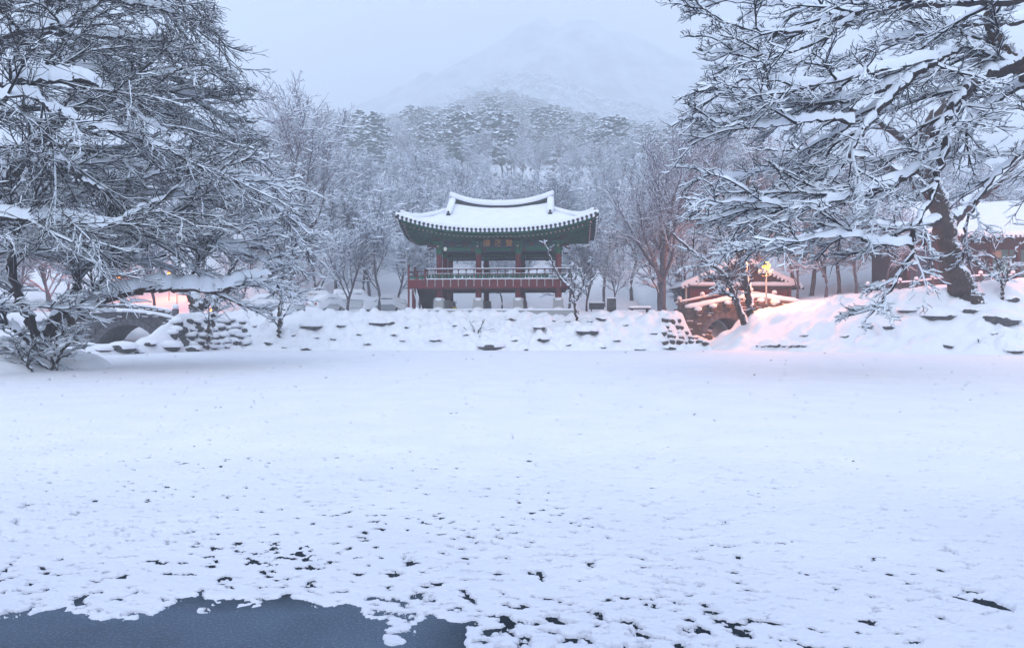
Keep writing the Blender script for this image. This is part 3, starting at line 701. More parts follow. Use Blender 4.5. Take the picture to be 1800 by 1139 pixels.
# scalloped tile ends along the eaves
tl, sc2 = MB(), MB()
def tile_row(n, f, nx, ny):
    for k in range(n):
        x, y = f((k+.5)/n); z = EZ+float(zlift(x, y)); x2, y2 = f((k+1.0)/n); z2 = EZ+float(zlift(x2, y2))
        tl.cyl((x-nx*.25, y-ny*.25, z+.04), (x+nx*.09, y+ny*.09, z+.01), .115, .115, 10)
        if k < n-1: sc2.cyl((x2-nx*.1, y2-ny*.1, z2-.03), (x2+nx*.045, y2+ny*.045, z2-.08), .12, .12, 12)
tile_row(46, lambda t: (-HX+2*HX*t, -HY), 0, -1); tile_row(46, lambda t: (HX-2*HX*t, HY), 0, 1)
tile_row(27, lambda t: (HX, -HY+2*HY*t), 1, 0); tile_row(27, lambda t: (-HX, HY-2*HY*t), -1, 0)
a_ = tl.build('convex_tile', M['tile'], pav); a_['kind'] = 'stuff'
a_ = sc2.build('snow_filled_tile', M['snow'], pav); a_['kind'] = 'stuff'
# ridges
def ridge(path, w, h, sh, name='ridge', capend=True, sw=1.35, undercut=True):
    """dark tiled ridge following a path with its bolster of snow"""
    pts = np.array(path, float); K = len(pts); T = tang(pts[None])[0]; s = nrm(np.cross(T, Zv))
    V = np.concatenate([pts-s*w/2-Zv*.3, pts-s*w/2+Zv*h, pts+s*w/2+Zv*h, pts+s*w/2-Zv*.3], 1).reshape(-1, 3)
    i = np.arange(K*4).reshape(K, 4); F = np.stack([i[:-1], np.roll(i, -1, 1)[:-1], np.roll(i, -1, 1)[1:], i[1:]], -1).reshape(-1, 4)
    F = np.concatenate([F, [[0, 1, 2, 3], [4*K-1, 4*K-2, 4*K-3, 4*K-4]]]); r = obj_np(name, V, F, M['tile'], pav)
    n = 10; a = np.arange(n)*2*PI/n; rw = w*sw/2
    c = pts+Zv*(h+sh*.42); ex = np.ones(K)
    ring = [c[0]-T[0]*.10] + list(c) + [c[-1]+T[-1]*.10]; sc_ = [.35]+[1]*K+[.35]; TT = [s[0]]+list(s)+[s[-1]]
    V = []; 
    for k, (p, q, ss) in enumerate(zip(ring, sc_, TT)):
        for b in a:
            co, si = math.cos(b), math.sin(b); co = np.sign(co)*abs(co)**.75; si = np.sign(si)*abs(si)**.75
            V.append(p+ss*rw*q*co*(1+.05*rnd.uniform(-1, 1))+Zv*(sh*.5*q*si*(1+.05*rnd.uniform(-1, 1))))
    i = np.arange(len(ring)*n).reshape(-1, n); F = np.stack([i[:-1], np.roll(i, -1, 1)[:-1], np.roll(i, -1, 1)[1:], i[1:]], -1).reshape(-1, 4)
    obj_np('snow', V, F, M['snow'], r, smooth=True)
    return r
xr = np.linspace(-4.3, 4.3, 24); ridge([(x, 0, float(zroof(x, 0))+.14+.30*abs(x/4.3)**3) for x in xr], .34, .34, .52, 'main_ridge')
for sx_ in (-1, 1):
    for sy in (-1, 1):
        yy = np.linspace(.15, 2.15, 9); ridge([(sx_*4.12, sy*y, float(zroof(sx_*4.12, sy*y))+.34) for y in yy], .30, .12, .46, 'descending_ridge', sw=1.9)
        MB().cyl((sx_*4.12, sy*2.12, float(zroof(4.12, 2.15))+.38), (sx_*4.12, sy*2.30, float(zroof(4.12, 2.3))+.40), .17, .17, 14).build('end_tile', M['tile'], pav)
        t_ = np.linspace(0, 1, 12); hp = [(sx_*(4.45+(HX-.32-4.45)*t), sy*(1.35+(HY-.32-1.35)*t)) for t in t_]
        ridge([(x, y, float(zroof(x, y))+.20) for x, y in hp], .30, .14, .40, 'hip_ridge', sw=1.5)
        x, y = hp[-1]; z = float(zroof(x, y)); MB().cyl((x+sx_*.02, y+sy*.02, z+.30), (x+sx_*.24, y+sy*.24, z+.42), .10, .13, 10).build('end_tile', M['tile'], pav)
        MB().cyl((sx_*4.6, sy*2.5, 5.75), (sx_*(HX-.12), sy*(HY-.12), EZ+1.0), .11, .10, 8).build('corner_rafter', M['red_dark'], pav)
    V = [(sx_*4.305, -1.5, 7.7), (sx_*4.305, 1.5, 7.7), (sx_*4.305, 0, 9.2)]
    MB().add(V, [(0, 1, 2)]).build('gable_board', M['red_dark'], pav)
# loudspeaker-like lamp under the left eave and small camera at the right eave
MB().ball((-4.2, -3.15, 5.02), .14, 10, 8, 1.2).build('eave_lamp', M['globe'], pav)
MB().box((5.35, -2.9, 4.62), (.34, .14, .13), rz=.4).box((5.2, -2.8, 4.8), (.05, .05, .25)).build('camera_housing', M['iron'], pav)

# things standing round it
pt = on_ground(799, 549.5)
bk = thing('bucket', 'yellow bucket with dry stalks under the pavilion floor', 'bucket', (P(799, 549, 56)[0], 56, 2.98))
MB().cyl((0,0,0), (0,0,.30), .15, .19, 14).build('tub', M['yellow'], bk); MB().cyl((0,0,.28), (0,0,.315), .205, .205, 14).build('rim', M['yellow'], bk)
S_ = Soup(); pp, rr = grow(np.zeros((7,3))+(0,0,.25), rg.normal(size=(7,3))*.3+(0,0,1), np.full(7,.6), np.full(7,.012), np.full(7,.006), 5, .15, .05); tube(S_, pp, rr, 4); S_.build('stalk', M['twig'], bk)

def standing(px, py, Y): 
    p = P(px, py, Y); p[2] = hz(p[0], Y); return p
b0 = standing(1048.5, 552, 55.5)
sg = thing('information_board', 'low dark information board on two short legs right of the pavilion', 'information board', b0)
MB().box((0, 0, .52), (1.22, .09, .52)).build('panel', M['iron'], sg, bevel=.02); MB().box((0, 0, .83), (1.26, .2, .09)).build('snow', M['snow'], sg, bevel=.03)
for s in (-.4, .4): MB().box((s, 0, .1), (.08, .08, .5)).build('leg', M['iron'], sg)
b0 = standing(1075, 552, 55.3)
stl = thing('stone_stele', 'upright dark stone slab beside the information board', 'stone slab', b0)
MB().box((0, 0, .5), (.74, .26, 1.3), taper=.94).build('slab', M['rock'], stl, bevel=.03); MB().box((0, 0, 1.19), (.72, .26, .09)).build('snow', M['snow'], stl, bevel=.03)
b0 = standing(1124, 553, 54.5)
bn = thing('bench', 'snow covered bench between the stone slab and the pruned tree', 'bench', b0)
MB().box((0, 0, .34), (1.7, .5, .08)).build('seat', M['brown'], bn); MB().box((0, 0, .47), (1.75, .56, .18)).build('snow', M['snow'], bn, bevel=.08)
for s in (-.62, .62): MB().box((s, 0, .12), (.16, .4, .4)).build('leg', M['brown'], bn)

# ---------------------------------------------------------------- stone bridges
def arch_bridge(name, label, loc, rz, x0, x1, R, zc, ring, deck, depth, mstone, pts_spouts, parapet, posts):
    b = thing(name, label, 'bridge', loc, rz)
    n = 90; xs = np.linspace(x0, x1, n); V = []; F = []
    for x in xs:
        zb = zc+math.sqrt(max(0, R*R-x*x)) if abs(x) < R*.995 else -1.0
        zb = max(zb, -1.0); zt = deck(x)
        V += [(x, 0, zb), (x, 0, zt), (x, depth, zt), (x, depth, zb)]
    for i in range(n-1):
        for k in range(4):
            F.append((4*i+k, 4*i+(k+1) % 4, 4*(i+1)+(k+1) % 4, 4*(i+1)+k))
    F += [(0, 1, 2, 3), (4*n-1, 4*n-2, 4*n-3, 4*n-4)]
    body = MB().add(V, F).build('spandrel', mstone, b)
    # arch stones
    m = int(PI*R/.42); a0 = math.asin(max(-.99, min(.99, (.0-zc)/R))) if zc < .0 else 0.0
    a0 = min(a0, .9)
    for k in range(m):
        a = a0+(PI-2*a0)*(k+.5)/m; w = (PI-2*a0)*(R+ring/2)/m*.94
        v = MB().box((0, 0, 0), (ring*rnd.uniform(.94, 1.0), depth+.16, w*rnd.uniform(.95, 1)))
        o = v.build('arch_stone', M['stone_arch'], b, bevel=.015); o.rotation_euler = (0, -a, 0); o.location = ((R+ring/2)*math.cos(a), depth/2-.0, zc+(R+ring/2)*math.sin(a))
    # coursed stones standing proud of the face
    st_, ss = MB(), MB(); z = 0.0
    while z < 4.2:
        h = rnd.uniform(.17, .27); x = x0+rnd.uniform(0, .2)
        while x < x1-.2:
            w = rnd.uniform(.24, .55); cx = x+w/2
            if math.hypot(cx, z+h/2-zc) > R+ring+.12 and z+h < deck(cx)-.05:
                pr = rnd.uniform(.03, .11); st_.box((cx, -pr/2+.01, z+h/2), (w*.92, pr+.04, h*.88), ry=rnd.uniform(-.06, .06), rz=rnd.uniform(-.05, .05))
                if rnd.random() < .30: ss.box((cx, -pr*.6, z+h*.96), (w*.85, pr+.07, .05), ry=rnd.uniform(-.1, .1))
            x += w
        z += h
    o = st_.build('face_stone', M['stone'] if mstone is not M['rock_warm'] else mstone, b); o['kind'] = 'stuff'
    o = ss.build('snow', M['snow'], body, bevel=0); o['kind'] = 'stuff'
    return b
def snow_strip(b, x0, x1, f, y, w, h, name='snow'):
    xs = np.linspace(x0, x1, 26); s = MB(); n = 8; V = []; F = []
    for x in xs:
        e = .4 if x in (xs[0], xs[-1]) else 1.0; q = 1+.12*rnd.uniform(-1, 1)
        for a in range(n):
            t = 2*PI*a/n; V.append((x, y+w/2*math.cos(t)*e, f(x)+h*.4+h/2*q*e*math.sin(t)))
    for i in range(len(xs)-1):
        for a in range(n): F.append((i*n+a, i*n+(a+1) % n, (i+1)*n+(a+1) % n, (i+1)*n+a))
    return s.add(V, F).build(name, M['snow'], b, smooth=True)
dkL = lambda x: 2.72 - .035*(x+.6)**2 + .06
LB = arch_bridge('stone_bridge', 'dark stone arch bridge over the brook at the left behind the snowy maple', (-27.6, 49.0, 0), math.radians(3), -4.6, 3.25, 2.22, -.38, .40, dkL, 3.4, M['stone'], None, None, None)
snow_strip(LB, -4.6, 3.35, dkL, .05, .62, .26)
pb = MB()
for k in range(17):
    x = -3.9+k*.44; pb.box((x, .28, dkL(x)+.30+rnd.uniform(-.02, .02)), (.38, .26, .30))
pb.build('parapet', M['stone'], LB, kind='stuff'); sl = MB()
for k in range(17):
    x = -3.9+k*.44; sl.box((x+rnd.uniform(-.05, .05), .13, dkL(x)+.33+rnd.uniform(-.1, .1)), (.30, .05, .06))
sl.build('snow', M['snow'], LB, kind='stuff'); snow_strip(LB, -4.1, 3.2, lambda x: dkL(x)+.45, .28, .42, .20)
for x in (-3.9, -.45, 3.25):
    q = MB().box((x, .28, dkL(x)+.36), (.36, .36, .72)).build('parapet_post', M['stone_arch'], LB, bevel=.03)
    MB().ball((x, .28, dkL(x)+.90), .25, 12, 8, .85).build('snow', M['snow'], q, smooth=True)
for x in (-.4, 1.7, -2.6):
    q = MB().box((x, -.12, dkL(x)-.05), (.34, .3, .22)).build('spout_stone', M['stone_arch'], LB); MB().box((x, -.16, dkL(x)+.06), (.44, .36, .16)).build('snow', M['snow'], q, bevel=.06)
dkR = lambda x: 3.10 + .95*float(sstep(-4.4, 2.2, x)) - .10*max(0, x-3)**1.1
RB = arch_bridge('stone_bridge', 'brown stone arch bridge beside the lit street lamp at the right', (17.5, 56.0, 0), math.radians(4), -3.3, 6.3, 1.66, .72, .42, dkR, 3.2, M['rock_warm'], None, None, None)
snow_strip(RB, -3.35, 6.3, lambda x: dkR(x)-.02, .10, .75, .42)
for x in (-2.35, -1.1, .15, 2.9, 4.2):
    q = MB().box((x, -.16, dkR(x)-.42), (.50, .42, .40)).build('spout_stone', M['rock_warm'], RB, bevel=.03); MB().ball((x, -.20, dkR(x)-.20), .32, 12, 8, .62).build('snow', M['snow'], q, smooth=True)
for x in (-2.9, -.9, 1.2, 3.4, 5.5):
    q = MB().box((x, 2.9, dkR(x)+.35), (.26, .26, .8)).build('parapet_post', M['stone_arch'], RB, bevel=.03); MB().ball((x, 2.9, dkR(x)+.86), .22, 10, 7, .9).build('snow', M['snow'], q, smooth=True)
MB().box((1.3, 2.9, 3.9), (9, .14, .16), ry=-.07).build('parapet_rail', M['stone_arch'], RB)
snow_strip(RB, -3.2, 5.8, lambda x: dkR(x)+.52, 2.9, .35, .22)

# ---------------------------------------------------------------- buildings at the right
def gable_hall():
    b = thing('gate_house', 'low red walled hall with a snow covered gable behind the right bridge', 'building', (21.6, 64.5, 3.2))
    MB().box((0, 2.2, 1.1), (9.6, 4.0, 2.2)).build('wall', M['red_dark'], b)
    for x in (-4.7, -2.4, 0, 2.4, 4.7): MB().box((x, .12, 1.1), (.22, .2, 2.2)).build('column', M['red'], b)
    for x in (-3.55, -1.2, 1.2, 3.55): MB().box((x, .16, 1.05), (1.9, .06, 1.7)).build('wall_panel', M['red'], b)
    MB().box((0, 1.8, -.25), (9.9, 4.6, .5)).build('plinth', M['stone'], b)
    snow_strip(b, -4.9, 4.9, lambda x: 2.25, -.25, 1.0, .46)
    MB().box((0, -.2, 2.2), (9.7, .8, .12)).build('pent_tiles', M['tile'], b)
    MB().prism([(-4.3, 2.3), (4.3, 2.3), (0, 4.75)], .35, .6).build('gable_wall', M['brown'], b)
    for s in (-1, 1):
        # roof slope with sagging curve
        xs = np.linspace(0, 5.7, 14); zz = 5.0 - .62*xs + .022*xs**2
        V = []; F = []
        for x, z in zip(xs, zz): V += [(s*x, -.35, z), (s*x, 4.6, z), (s*x, 4.6, z-.18), (s*x, -.35, z-.18)]
        for i in range(13):
            for k in range(4): F.append((4*i+k, 4*i+(k+1) % 4, 4*i+4+(k+1) % 4, 4*i+4+k))
        F += [(52, 53, 54, 55)]
        r = MB().add(V, F).build('roof', M['tile'], b)
        V = []
        for i, (x, z) in enumerate(zip(xs, zz)):
            t = .42 if 0 < i < 13 else .25; V += [(s*x, -.42, z+.02), (s*x, -.36, z+t), (s*x, 4.6, z+t), (s*x, 4.7, z+.02)]
        MB().add(V, F).build('snow', M['snow'], r, smooth=False)
        te = MB()
        for k in range(15):
            x = .5+k*.36; z = 5.0-.62*x+.022*x*x-.1; te.ball((s*x, -.42, z), .15, 8, 6, .9)
        te.build('tile_end', M['snow'], b, smooth=True, kind='stuff')
        te = MB()
        for k in range(15):
            x = .68+k*.36; z = 5.0-.62*x+.022*x*x-.14; te.cyl((s*x, -.46, z), (s*x, -.3, z), .11, .11, 8)
        te.build('tile_end', M['tile'], b, kind='stuff')
    MB().box((-5.1, .2, 1.2), (.16, .16, 2.6)).build('corner_post', M['ivory'], b)
    return b
gable_hall()
def long_hall():
    b = thing('temple_hall', 'long timber hall with thick roof snow behind the great leaning tree', 'building', (47.6, 62.0, 5.3), math.radians(-3))
    L = 24.0; MB().box((0, 3.6, 2.1), (L-1, 6.0, 4.2)).build('wall', M['brown'], b); MB().box((0, 3.0, -.5), (L, 8.0, 1.1)).build('plinth', M['stone'], b)
    k = 0
    for x in np.arange(-L/2+.8, L/2-.5, 2.45):
        MB().cyl((x, .2, 0), (x, .2, 3.9), .17, .16, 10).build('column', M['red_dark'], b)
        m_ = [M['curtain'], M['curtain'], M['brown'], M['tealwall'], M['tealwall'], M['curtain']][k % 6]
        MB().box((x+1.22, .5, 1.9), (2.05, .1, 3.0)).build('wall_panel', m_, b)
        for q in (-.5, .5): MB().box((x+1.22+q, .42, 1.9), (.07, .06, 3.0)).build('mullion', M['red_dark'], b)
        k += 1
    MB().box((-3.2, .40, 3.0), (.8, .05, .6)).build('notice', M['tan'], b)
    MB().box((0, .2, 3.85), (L-.4, .25, .4)).build('lintel', M['brown'], b)
    xs = np.linspace(-L/2-1.2, L/2+1.2, 50); ys = np.concatenate([[-1.75, -1.73, -1.65, -1.5], np.linspace(-1.3, 8.7, 30)])
    X, Y = np.meshgrid(xs, ys); t = np.abs(Y-3.6)/5.35; Z = 4.35 + 3.6*np.clip(1-t, 0, 1)**1.2 + .7*np.abs(X/(L/2+1.2))**3*t
    r = grid('roof', X, Y, Z, M['tile'], parent=b)
    th = .12+.38*np.sqrt(np.clip(1-(1-np.clip((Y+1.75)/.25, 0, 1))**2, 0, 1)); th[0] = 0; s_ = grid('snow', X, Y, Z+th+.05*fbm(X*.5, Y*.5, 3, 2), M['snow'], parent=r)
    MB().box((0, -1.3, 4.25), (L+1.6, .9, .14)).build('eave_board', M['brown'], b)
    te, tw, rf = MB(), MB(), MB()
    for i in range(68):
        x = -L/2-1+i*.385; z = 4.33+.7*abs(x/(L/2+1.2))**3
        te.cyl((x, -1.85, z-.02), (x, -1.6, z+.04), .13, .13, 8); tw.ball((x+.19, -1.82, z+.0), .13, 8, 5, .8); rf.cyl((x, -1.5, z-.28), (x, .3, z-.05), .06, .06, 6)
    te.build('tile_end', M['tile'], b, kind='stuff'); tw.build('snow', M['snow'], b, smooth=True, kind='stuff'); rf.build('rafter', M['red_dark'], b, kind='stuff')
    return b
long_hall()
# low fence in front of the hall
fn = thing('fence', 'low dark fence with snow on its rail below the long hall', 'fence')
px = 1545
fx = np.linspace(30.0, 45.0, 12); fy = 57.6
for x in fx:
    z = hz(x, fy); q = MB().box((x, fy, z+.35), (.16, .16, .9)).build('post', M['iron'], fn); MB().ball((x, fy, z+.86), .17, 8, 6, .9).build('snow', M['snow'], q, smooth=True)
for a, c in zip(fx[:-1], fx[1:]):
    za, zc_ = hz(a, fy), hz(c, fy)
    q = MB().cyl((a, fy, za+.55), (c, fy, zc_+.55), .05, .05, 6).cyl((a, fy, za+.28), (c, fy, zc_+.28), .04, .04, 6).build('rail', M['iron'], fn); MB().cyl((a, fy, za+.64), (c, fy, zc_+.64), .075, .075, 6).build('snow', M['snow'], q)

# ---------------------------------------------------------------- lamps
def point(name, loc, power, col, r=.15, parent=None):
    l = bpy.data.lights.new(name, 'POINT'); l.energy = power; l.color = col; l.shadow_soft_size = r
    o = bpy.data.objects.new(name, l); o.location = loc; C.objects.link(o); o.parent = parent; return o
p = P(1347, 545, 53.0); zg = hz(p[0], 53.0); zt = float(P(1343, 467, 53.0)[2])
lm = thing('street_lamp', 'pale lamp post with a lit top globe and four lower globes', 'street lamp', (p[0], 53.0, zg))
h = zt-zg
MB().cyl((0,0,-.1), (0,0,.5), .13, .10, 12).build('base', M['iron'], lm); MB().cyl((0,0,.5), (0,0,h-.3), .07, .05, 12).build('post', M['ivory'], lm)
MB().ball((0, 0, h), .31, 16, 12).build('lit_globe', M['globelit'], lm, smooth=True); MB().ball((0, 0, h+.2), .17, 12, 6, .6).build('snow', M['snow'], lm, smooth=True)
for k in range(4):
    a = PI/4+k*PI/2; dx, dy = .50*math.cos(a), .50*math.sin(a)
    q = MB().cyl((0,0,h-.85), (dx, dy, h-.72), .025).cyl((dx, dy, h-.74), (dx, dy, h-.62), .03).build('arm', M['iron'], lm)
    g_ = MB().ball((dx, dy, h-.48), .17, 14, 10).build('globe', M['globe'], lm, smooth=True); MB().ball((dx, dy, h-.34), .14, 10, 6, .6).build('snow', M['snow'], g_, smooth=True)
point('bulb', (0, -.0, h), 1, (1, .28, .09), .36, lm)
LAMPS = [(p[0], 53.0-.1, zt+.0, 1500, .3)]
bx_ = thing('lantern', 'small snow capped round garden light beside the street lamp', 'garden light', (P(1360, 540, 54)[0], 54, hz(P(1360, 540, 54)[0], 54)))
MB().cyl((0,0,-.2), (0,0,.35), .08, .08, 10).build('post', M['iron'], bx_); MB().ball((0,0,.55), .24, 12, 9).build('globe', M['globe'], bx_, smooth=True); MB().ball((0,0,.72), .2, 12, 7, .6).build('snow', M['snow'], bx_, smooth=True)

def lamp2(label, px, pyh, Y, power, head=True):
    p = P(px, pyh, Y); zg = hz(p[0], Y); b = thing('street_lamp', label, 'street lamp', (p[0], Y, zg)); h = float(p[2])-zg
    MB().cyl((0,0,-.1), (0,0,h-.1), .07, .05, 10).build('post', M['ivory'], b)
    MB().ball((0, 0, h), .17, 12, 9).build('lit_globe', M['lamplit'], b, smooth=True); MB().cyl((0,0,h+.12), (0,0,h+.22), .26, .05, 12).build('hood', M['iron'], b)
    MB().ball((0, 0, h+.24), .2, 10, 6, .6).build('snow', M['snow'], b, smooth=True)
    point('bulb', (0, 0, h), power, (1, .15, .035), .2, b)
lamp2('lit orange street lamp just right of the left stone bridge', 311, 508, 60.0, 2200)
lamp2('assumed low orange lamp, added to light the snow behind the gnarled tree', 372, 545, 62.5, 1800)  # hidden lamp, assumed from the orange glow on the snow bank
lamp2('small lit orange lamp among the twigs above the left bridge', 208, 489, 66.0, 5000)
lamp2('lit orange lamp seen through the twigs above the long snowy limb', 297, 481, 72.0, 4000)
lamp2('assumed orange street lamp beyond the right edge, added to light the leaning tree', 1850, 440, 49.0, 10000)  # unseen lamp, assumed from the orange light on the right-hand branches
lamp2('assumed orange lamp behind the great leaning trunk, added to light the long hall front', 1668, 448, 57.5, 1600)  # added lamp out of sight behind the trunk, assumed for the warm light
for o in lm.children:
    if o.type == 'LIGHT': o.data.energy = 11000

# ---------------------------------------------------------------- snowed-in cars
def car(label, px, py, Y, L, col, rz=0.0, kind=0, snowy=True):
    X = (px-CX)*Y/FPX; b = thing('parked_car', label, 'car', (X, Y, hz(X, Y)-.05), rz, 'cars parked under the snow'); Wd = 1.72; Hc = 1.42 if kind == 0 else 1.75
    k = L/4.2
    if kind == 0: pr = [(-2.05*k,.30),(-2.08*k,.72),(-1.95*k,.92),(-1.25*k,.98),(-.55*k,Hc),(.75*k,Hc),(1.45*k,1.02),(2.02*k,.94),(2.08*k,.68),(2.05*k,.30)]
    else: pr = [(-2.05*k,.32),(-2.08*k,1.0),(-1.9*k,Hc-.05),(-1.5*k,Hc),(.7*k,Hc),(1.25*k,1.1),(2.0*k,.98),(2.08*k,.7),(2.05*k,.32)]
    MB().prism(pr, -Wd/2, Wd/2).build('body', col, b, bevel=.06)
    gl = [(-1.0*k,1.02),(-.50*k,Hc-.08),(.68*k,Hc-.08),(1.15*k,1.02)] if kind == 0 else [(-1.8*k,1.12),(-1.7*k,Hc-.12),(.62*k,Hc-.12),(1.02*k,1.12)]
    for s in (-1, 1): MB().prism(gl, s*Wd/2-.01*s, s*(Wd/2+.012)).build('window', M['glass'], b)
    for x in (-1.32*k, 1.32*k):
        for s in (-1, 1):
            w = MB().cyl((x, s*(Wd/2-.2), .31), (x, s*(Wd/2+.02), .31), .31, .31, 18).build('wheel', M['rubber'], b); MB().cyl((x, s*(Wd/2), .31), (x, s*(Wd/2+.035), .31), .19, .17, 12).build('rim', M['chrome'], w)
    for s in (-.62, .62):
        MB().box((2.06*k, s, .74), (.06, .3, .14)).build('headlight', M['lampclear'], b); MB().box((-2.07*k, s, .80), (.06, .26, .16)).build('tail_light', M['lampred'], b)
    # the snow lying on it
    xs = np.linspace(-2.16*k, 2.16*k, 30); ys = np.linspace(-Wd/2-.10, Wd/2+.10, 18); X_, Y_ = np.meshgrid(xs, ys)
    top_ = np.interp(X_, [p[0] for p in pr[1:-1]], [p[1] for p in pr[1:-1]])
    e = np.minimum(np.minimum(X_-xs[0], xs[-1]-X_), np.minimum(Y_-ys[0], ys[-1]-Y_)); th = -.62+.92*np.clip(e/.22, 0, 1)**.6+.05*fbm(X_*1.5, Y_*1.5, 3, int(px))
    grid('snow', X_, Y_, top_+th, M['snow'], parent=b)
car('silver hatchback under snow left of the straight trunk on the bank', 468, 552, 60, 4.3, M['carsilver'], .25)
car('white car under snow just right of the straight trunk, its tail showing', 512, 553, 61.5, 3.6, M['carwhite'], 1.0)
car('dark van whose side shows above a smaller snowed-in car', 562, 548, 66, 4.2, M['cardark'], .1, 1)
car('low car wholly covered in snow in front of the dark van', 574, 556, 60.5, 3.2, M['carwhite'], .9)
car('van shaped mound of snow behind the forked trees left of the pavilion', 625, 552, 62, 4.1, M['carwhite'], .15, 1)
car('snow buried car with only its dark side line showing next to the pavilion stairs', 678, 554, 61, 3.9, M['carsilver'], .1)

# ---------------------------------------------------------------- boulders
def boulder_mesh(seed):
    r = np.random.default_rng(seed); b = MB(); b.ball((0,0,0), 1, 12, 8, .62)
    V = np.array(b.v); V *= (1+.16*vnoise(V[:,0]*1.7+seed*3.1, V[:,1]*1.7+V[:,2]*2.3, seed))[:, None]; V[:, 0] += .10*np.sign(V[:, 0])*np.abs(V[:,2])
    b.v = [tuple(v) for v in V]; rk = b.mesh('rock', M['rock'], False)
    n, m = 18, 8; V = [(0, .10, .86)]; F = []
    ph = r.uniform(0, 6, 3)
    for i in range(1, m+1):
        for k in range(n):
            a = 2*PI*k/n; t = i/m*PI*.60; w = 1.22*(1+.07*math.sin(2*a+ph[0])+.05*math.sin(3*a+ph[1])+.03*math.sin(5*a+ph[2]))
            q = math.sin(min(t, PI/2))+(-.10*(t-PI/2) if t > PI/2 else 0)
            V.append((q*w*math.cos(a), .12+q*w*.95*math.sin(a)*(1 if math.sin(a) > 0 else .88), .20+.64*math.cos(t)+.03*math.sin(3*a+ph[1])*q))
    for k in range(n): F.append((0, 1+k, 1+(k+1) % n))
    for i in range(m-1):
        for k in range(n): F.append((1+i*n+k, 1+(i+1)*n+k, 1+(i+1)*n+(k+1) % n, 1+i*n+(k+1) % n))
    c = MB().add(V, F).mesh('snow', M['snow'], True)
    return rk, c
BM = [boulder_mesh(s) for s in range(8)]
def boulder(px, py, w, label, group, k=1.0, warm=False, back=.5, up=.55, y0=24.0, flat=1.0):
    g = on_ground(px, py, y0); W = w*g[1]/FPX*.5*k; i = rnd.randrange(8)
    b = thing('boulder', label, 'boulder', (g[0], g[1]+W*back, g[2]+W*.34*up), rnd.uniform(-.4, .4), group)
    r = link(bpy.data.objects.new('rock', BM[i][0]), b); c = link(bpy.data.objects.new('snow', BM[i][1]), b)
    sc_ = (W*1.02, W*rnd.uniform(.8, 1), W*rnd.uniform(.62, .8)*flat); r.scale = sc_; c.scale = (W*1.03, W*.98, W*.74*flat)
    return b
NB = [(543,577,35),(600,575,24),(515,591,14),(537,616,19),(583,618,14),(617,619,14),(585,597,10),(662,571,30),(687,570,18),(630,589,9),(472,606,22),(555,595,10),
 (713,577,13),(765,600,20),(860,614,42),(948,578,22),(953,600,32),(1033,586,36),(753,619,9),(707,600,11),(897,563,15),(973,565,10),(997,566,13),(1057,563,20),(1125,616,18),(1150,588,16),
 (1038,566,10),(820,590,12),(905,600,12),(1000,608,12),(1085,600,13),(1100,573,11),(645,606,13),(690,590,12),(800,573,10),(925,616,12),(430,592,16),(408,600,18),(445,575,14),(500,612,12),(1060,612,12),(1180,614,20)]
SPEC = {(860,614,42): 'widest dark boulder at the pond edge below the pavilion', (948,578,22): 'dark boulder under a thick pad of snow below the pavilion centre', (953,600,32): 'long flat topped dark boulder low on the bank right of the pavilion centre',
 (1033,586,36): 'wide dark boulder on the bank below the information board', (543,577,35): 'dark slab of rock near the top of the bank below the dark van', (765,600,20): 'single dark boulder on the bank below the left pavilion pedestal', (662,571,30): 'wide dark rock at the top of the bank left of the stairs'}
REFS = [(400, 'leaning Y shaped tree'), (440, 'silver hatchback'), (492, 'straight trunk'), (540, 'dark van'), (609, 'slender snowy tree'), (667, 'forked tree by the stairs'), (722, 'stair posts'), (771, 'first pedestal'), (838, 'little shrub'), (912, 'third pedestal'), (981, 'fourth pedestal'), (1016, 'young tree'), (1048, 'information board'), (1075, 'stone slab'), (1124, 'bench'), (1175, 'pruned tree')]
def where(t):
    r = min(REFS, key=lambda q: abs(q[0]-t[0]))[1]; row = 'at the top of the bank' if t[1] < 574 else 'halfway down the bank' if t[1] < 600 else 'at the foot of the bank'
    sz = 'small' if t[2] < 12 else 'medium' if t[2] < 20 else 'large'; return f'{sz} snowy boulder {row} below the {r}'
for t in NB: boulder(*t, SPEC.get(t) or where(t), 'boulders on the bank below the pavilion')
RBs = [(1601,549,30,'flat boulder with a dark edge left of the foot of the leaning trunk'),(1656,561,54,'large dark boulder below the foot of the leaning trunk'),(1708,550,30,'dark boulder touching the right side of the leaning trunk foot'),
 (1764,570,62,'largest dark boulder on the right bank under a thick roll of snow'),(1780,530,26,'boulder beside the little bare tree lit by warm light'),(1750,589,18,'small boulder in a hollow of snow low on the right bank'),
 (1666,611,22,'round boulder at the pond edge with a dark face'),(1789,620,30,'boulder at the pond edge by the right edge of the photo'),(1515,577,20,'small boulder with a sloping snow cap halfway up the right bank'),
 (1562,578,24,'low boulder with a thin dark line under its snow'),(1488,593,14,'small dark stone under the drooping branches'),(1417,591,14,'small dark stone above the row of rocks at the pond edge')]
for x, y, w, lb in RBs: boulder(x, y, w, lb, 'boulders on the right bank', 1.05)
for i, (x, w) in enumerate(((1333,9),(1343,7),(1355,12),(1367,13),(1380,9),(1391,8),(1404,12),(1413,10))): boulder(x, 610, w, 'dark jagged rock in the row at the foot of the right bank', 'row of dark rocks at the pond edge', 1.25, flat=1.1, up=.9)
SH = ['round snowy stone under the middle of the left bridge arch', 'widest snow pillow stone on the shore before the left bridge arch', 'small snowy stone at the waterline before the left bridge arch', 'broad snowy stone at the right foot of the left bridge', 'snowy stone at the waterline below the left retaining wall', 'snowy stone touching the foot of the leaning Y shaped tree', 'snowy stone beside the twiggy bush at the waterline', 'snowy stone inside the left bridge arch', 'snowy stone at the right end of the left retaining wall']
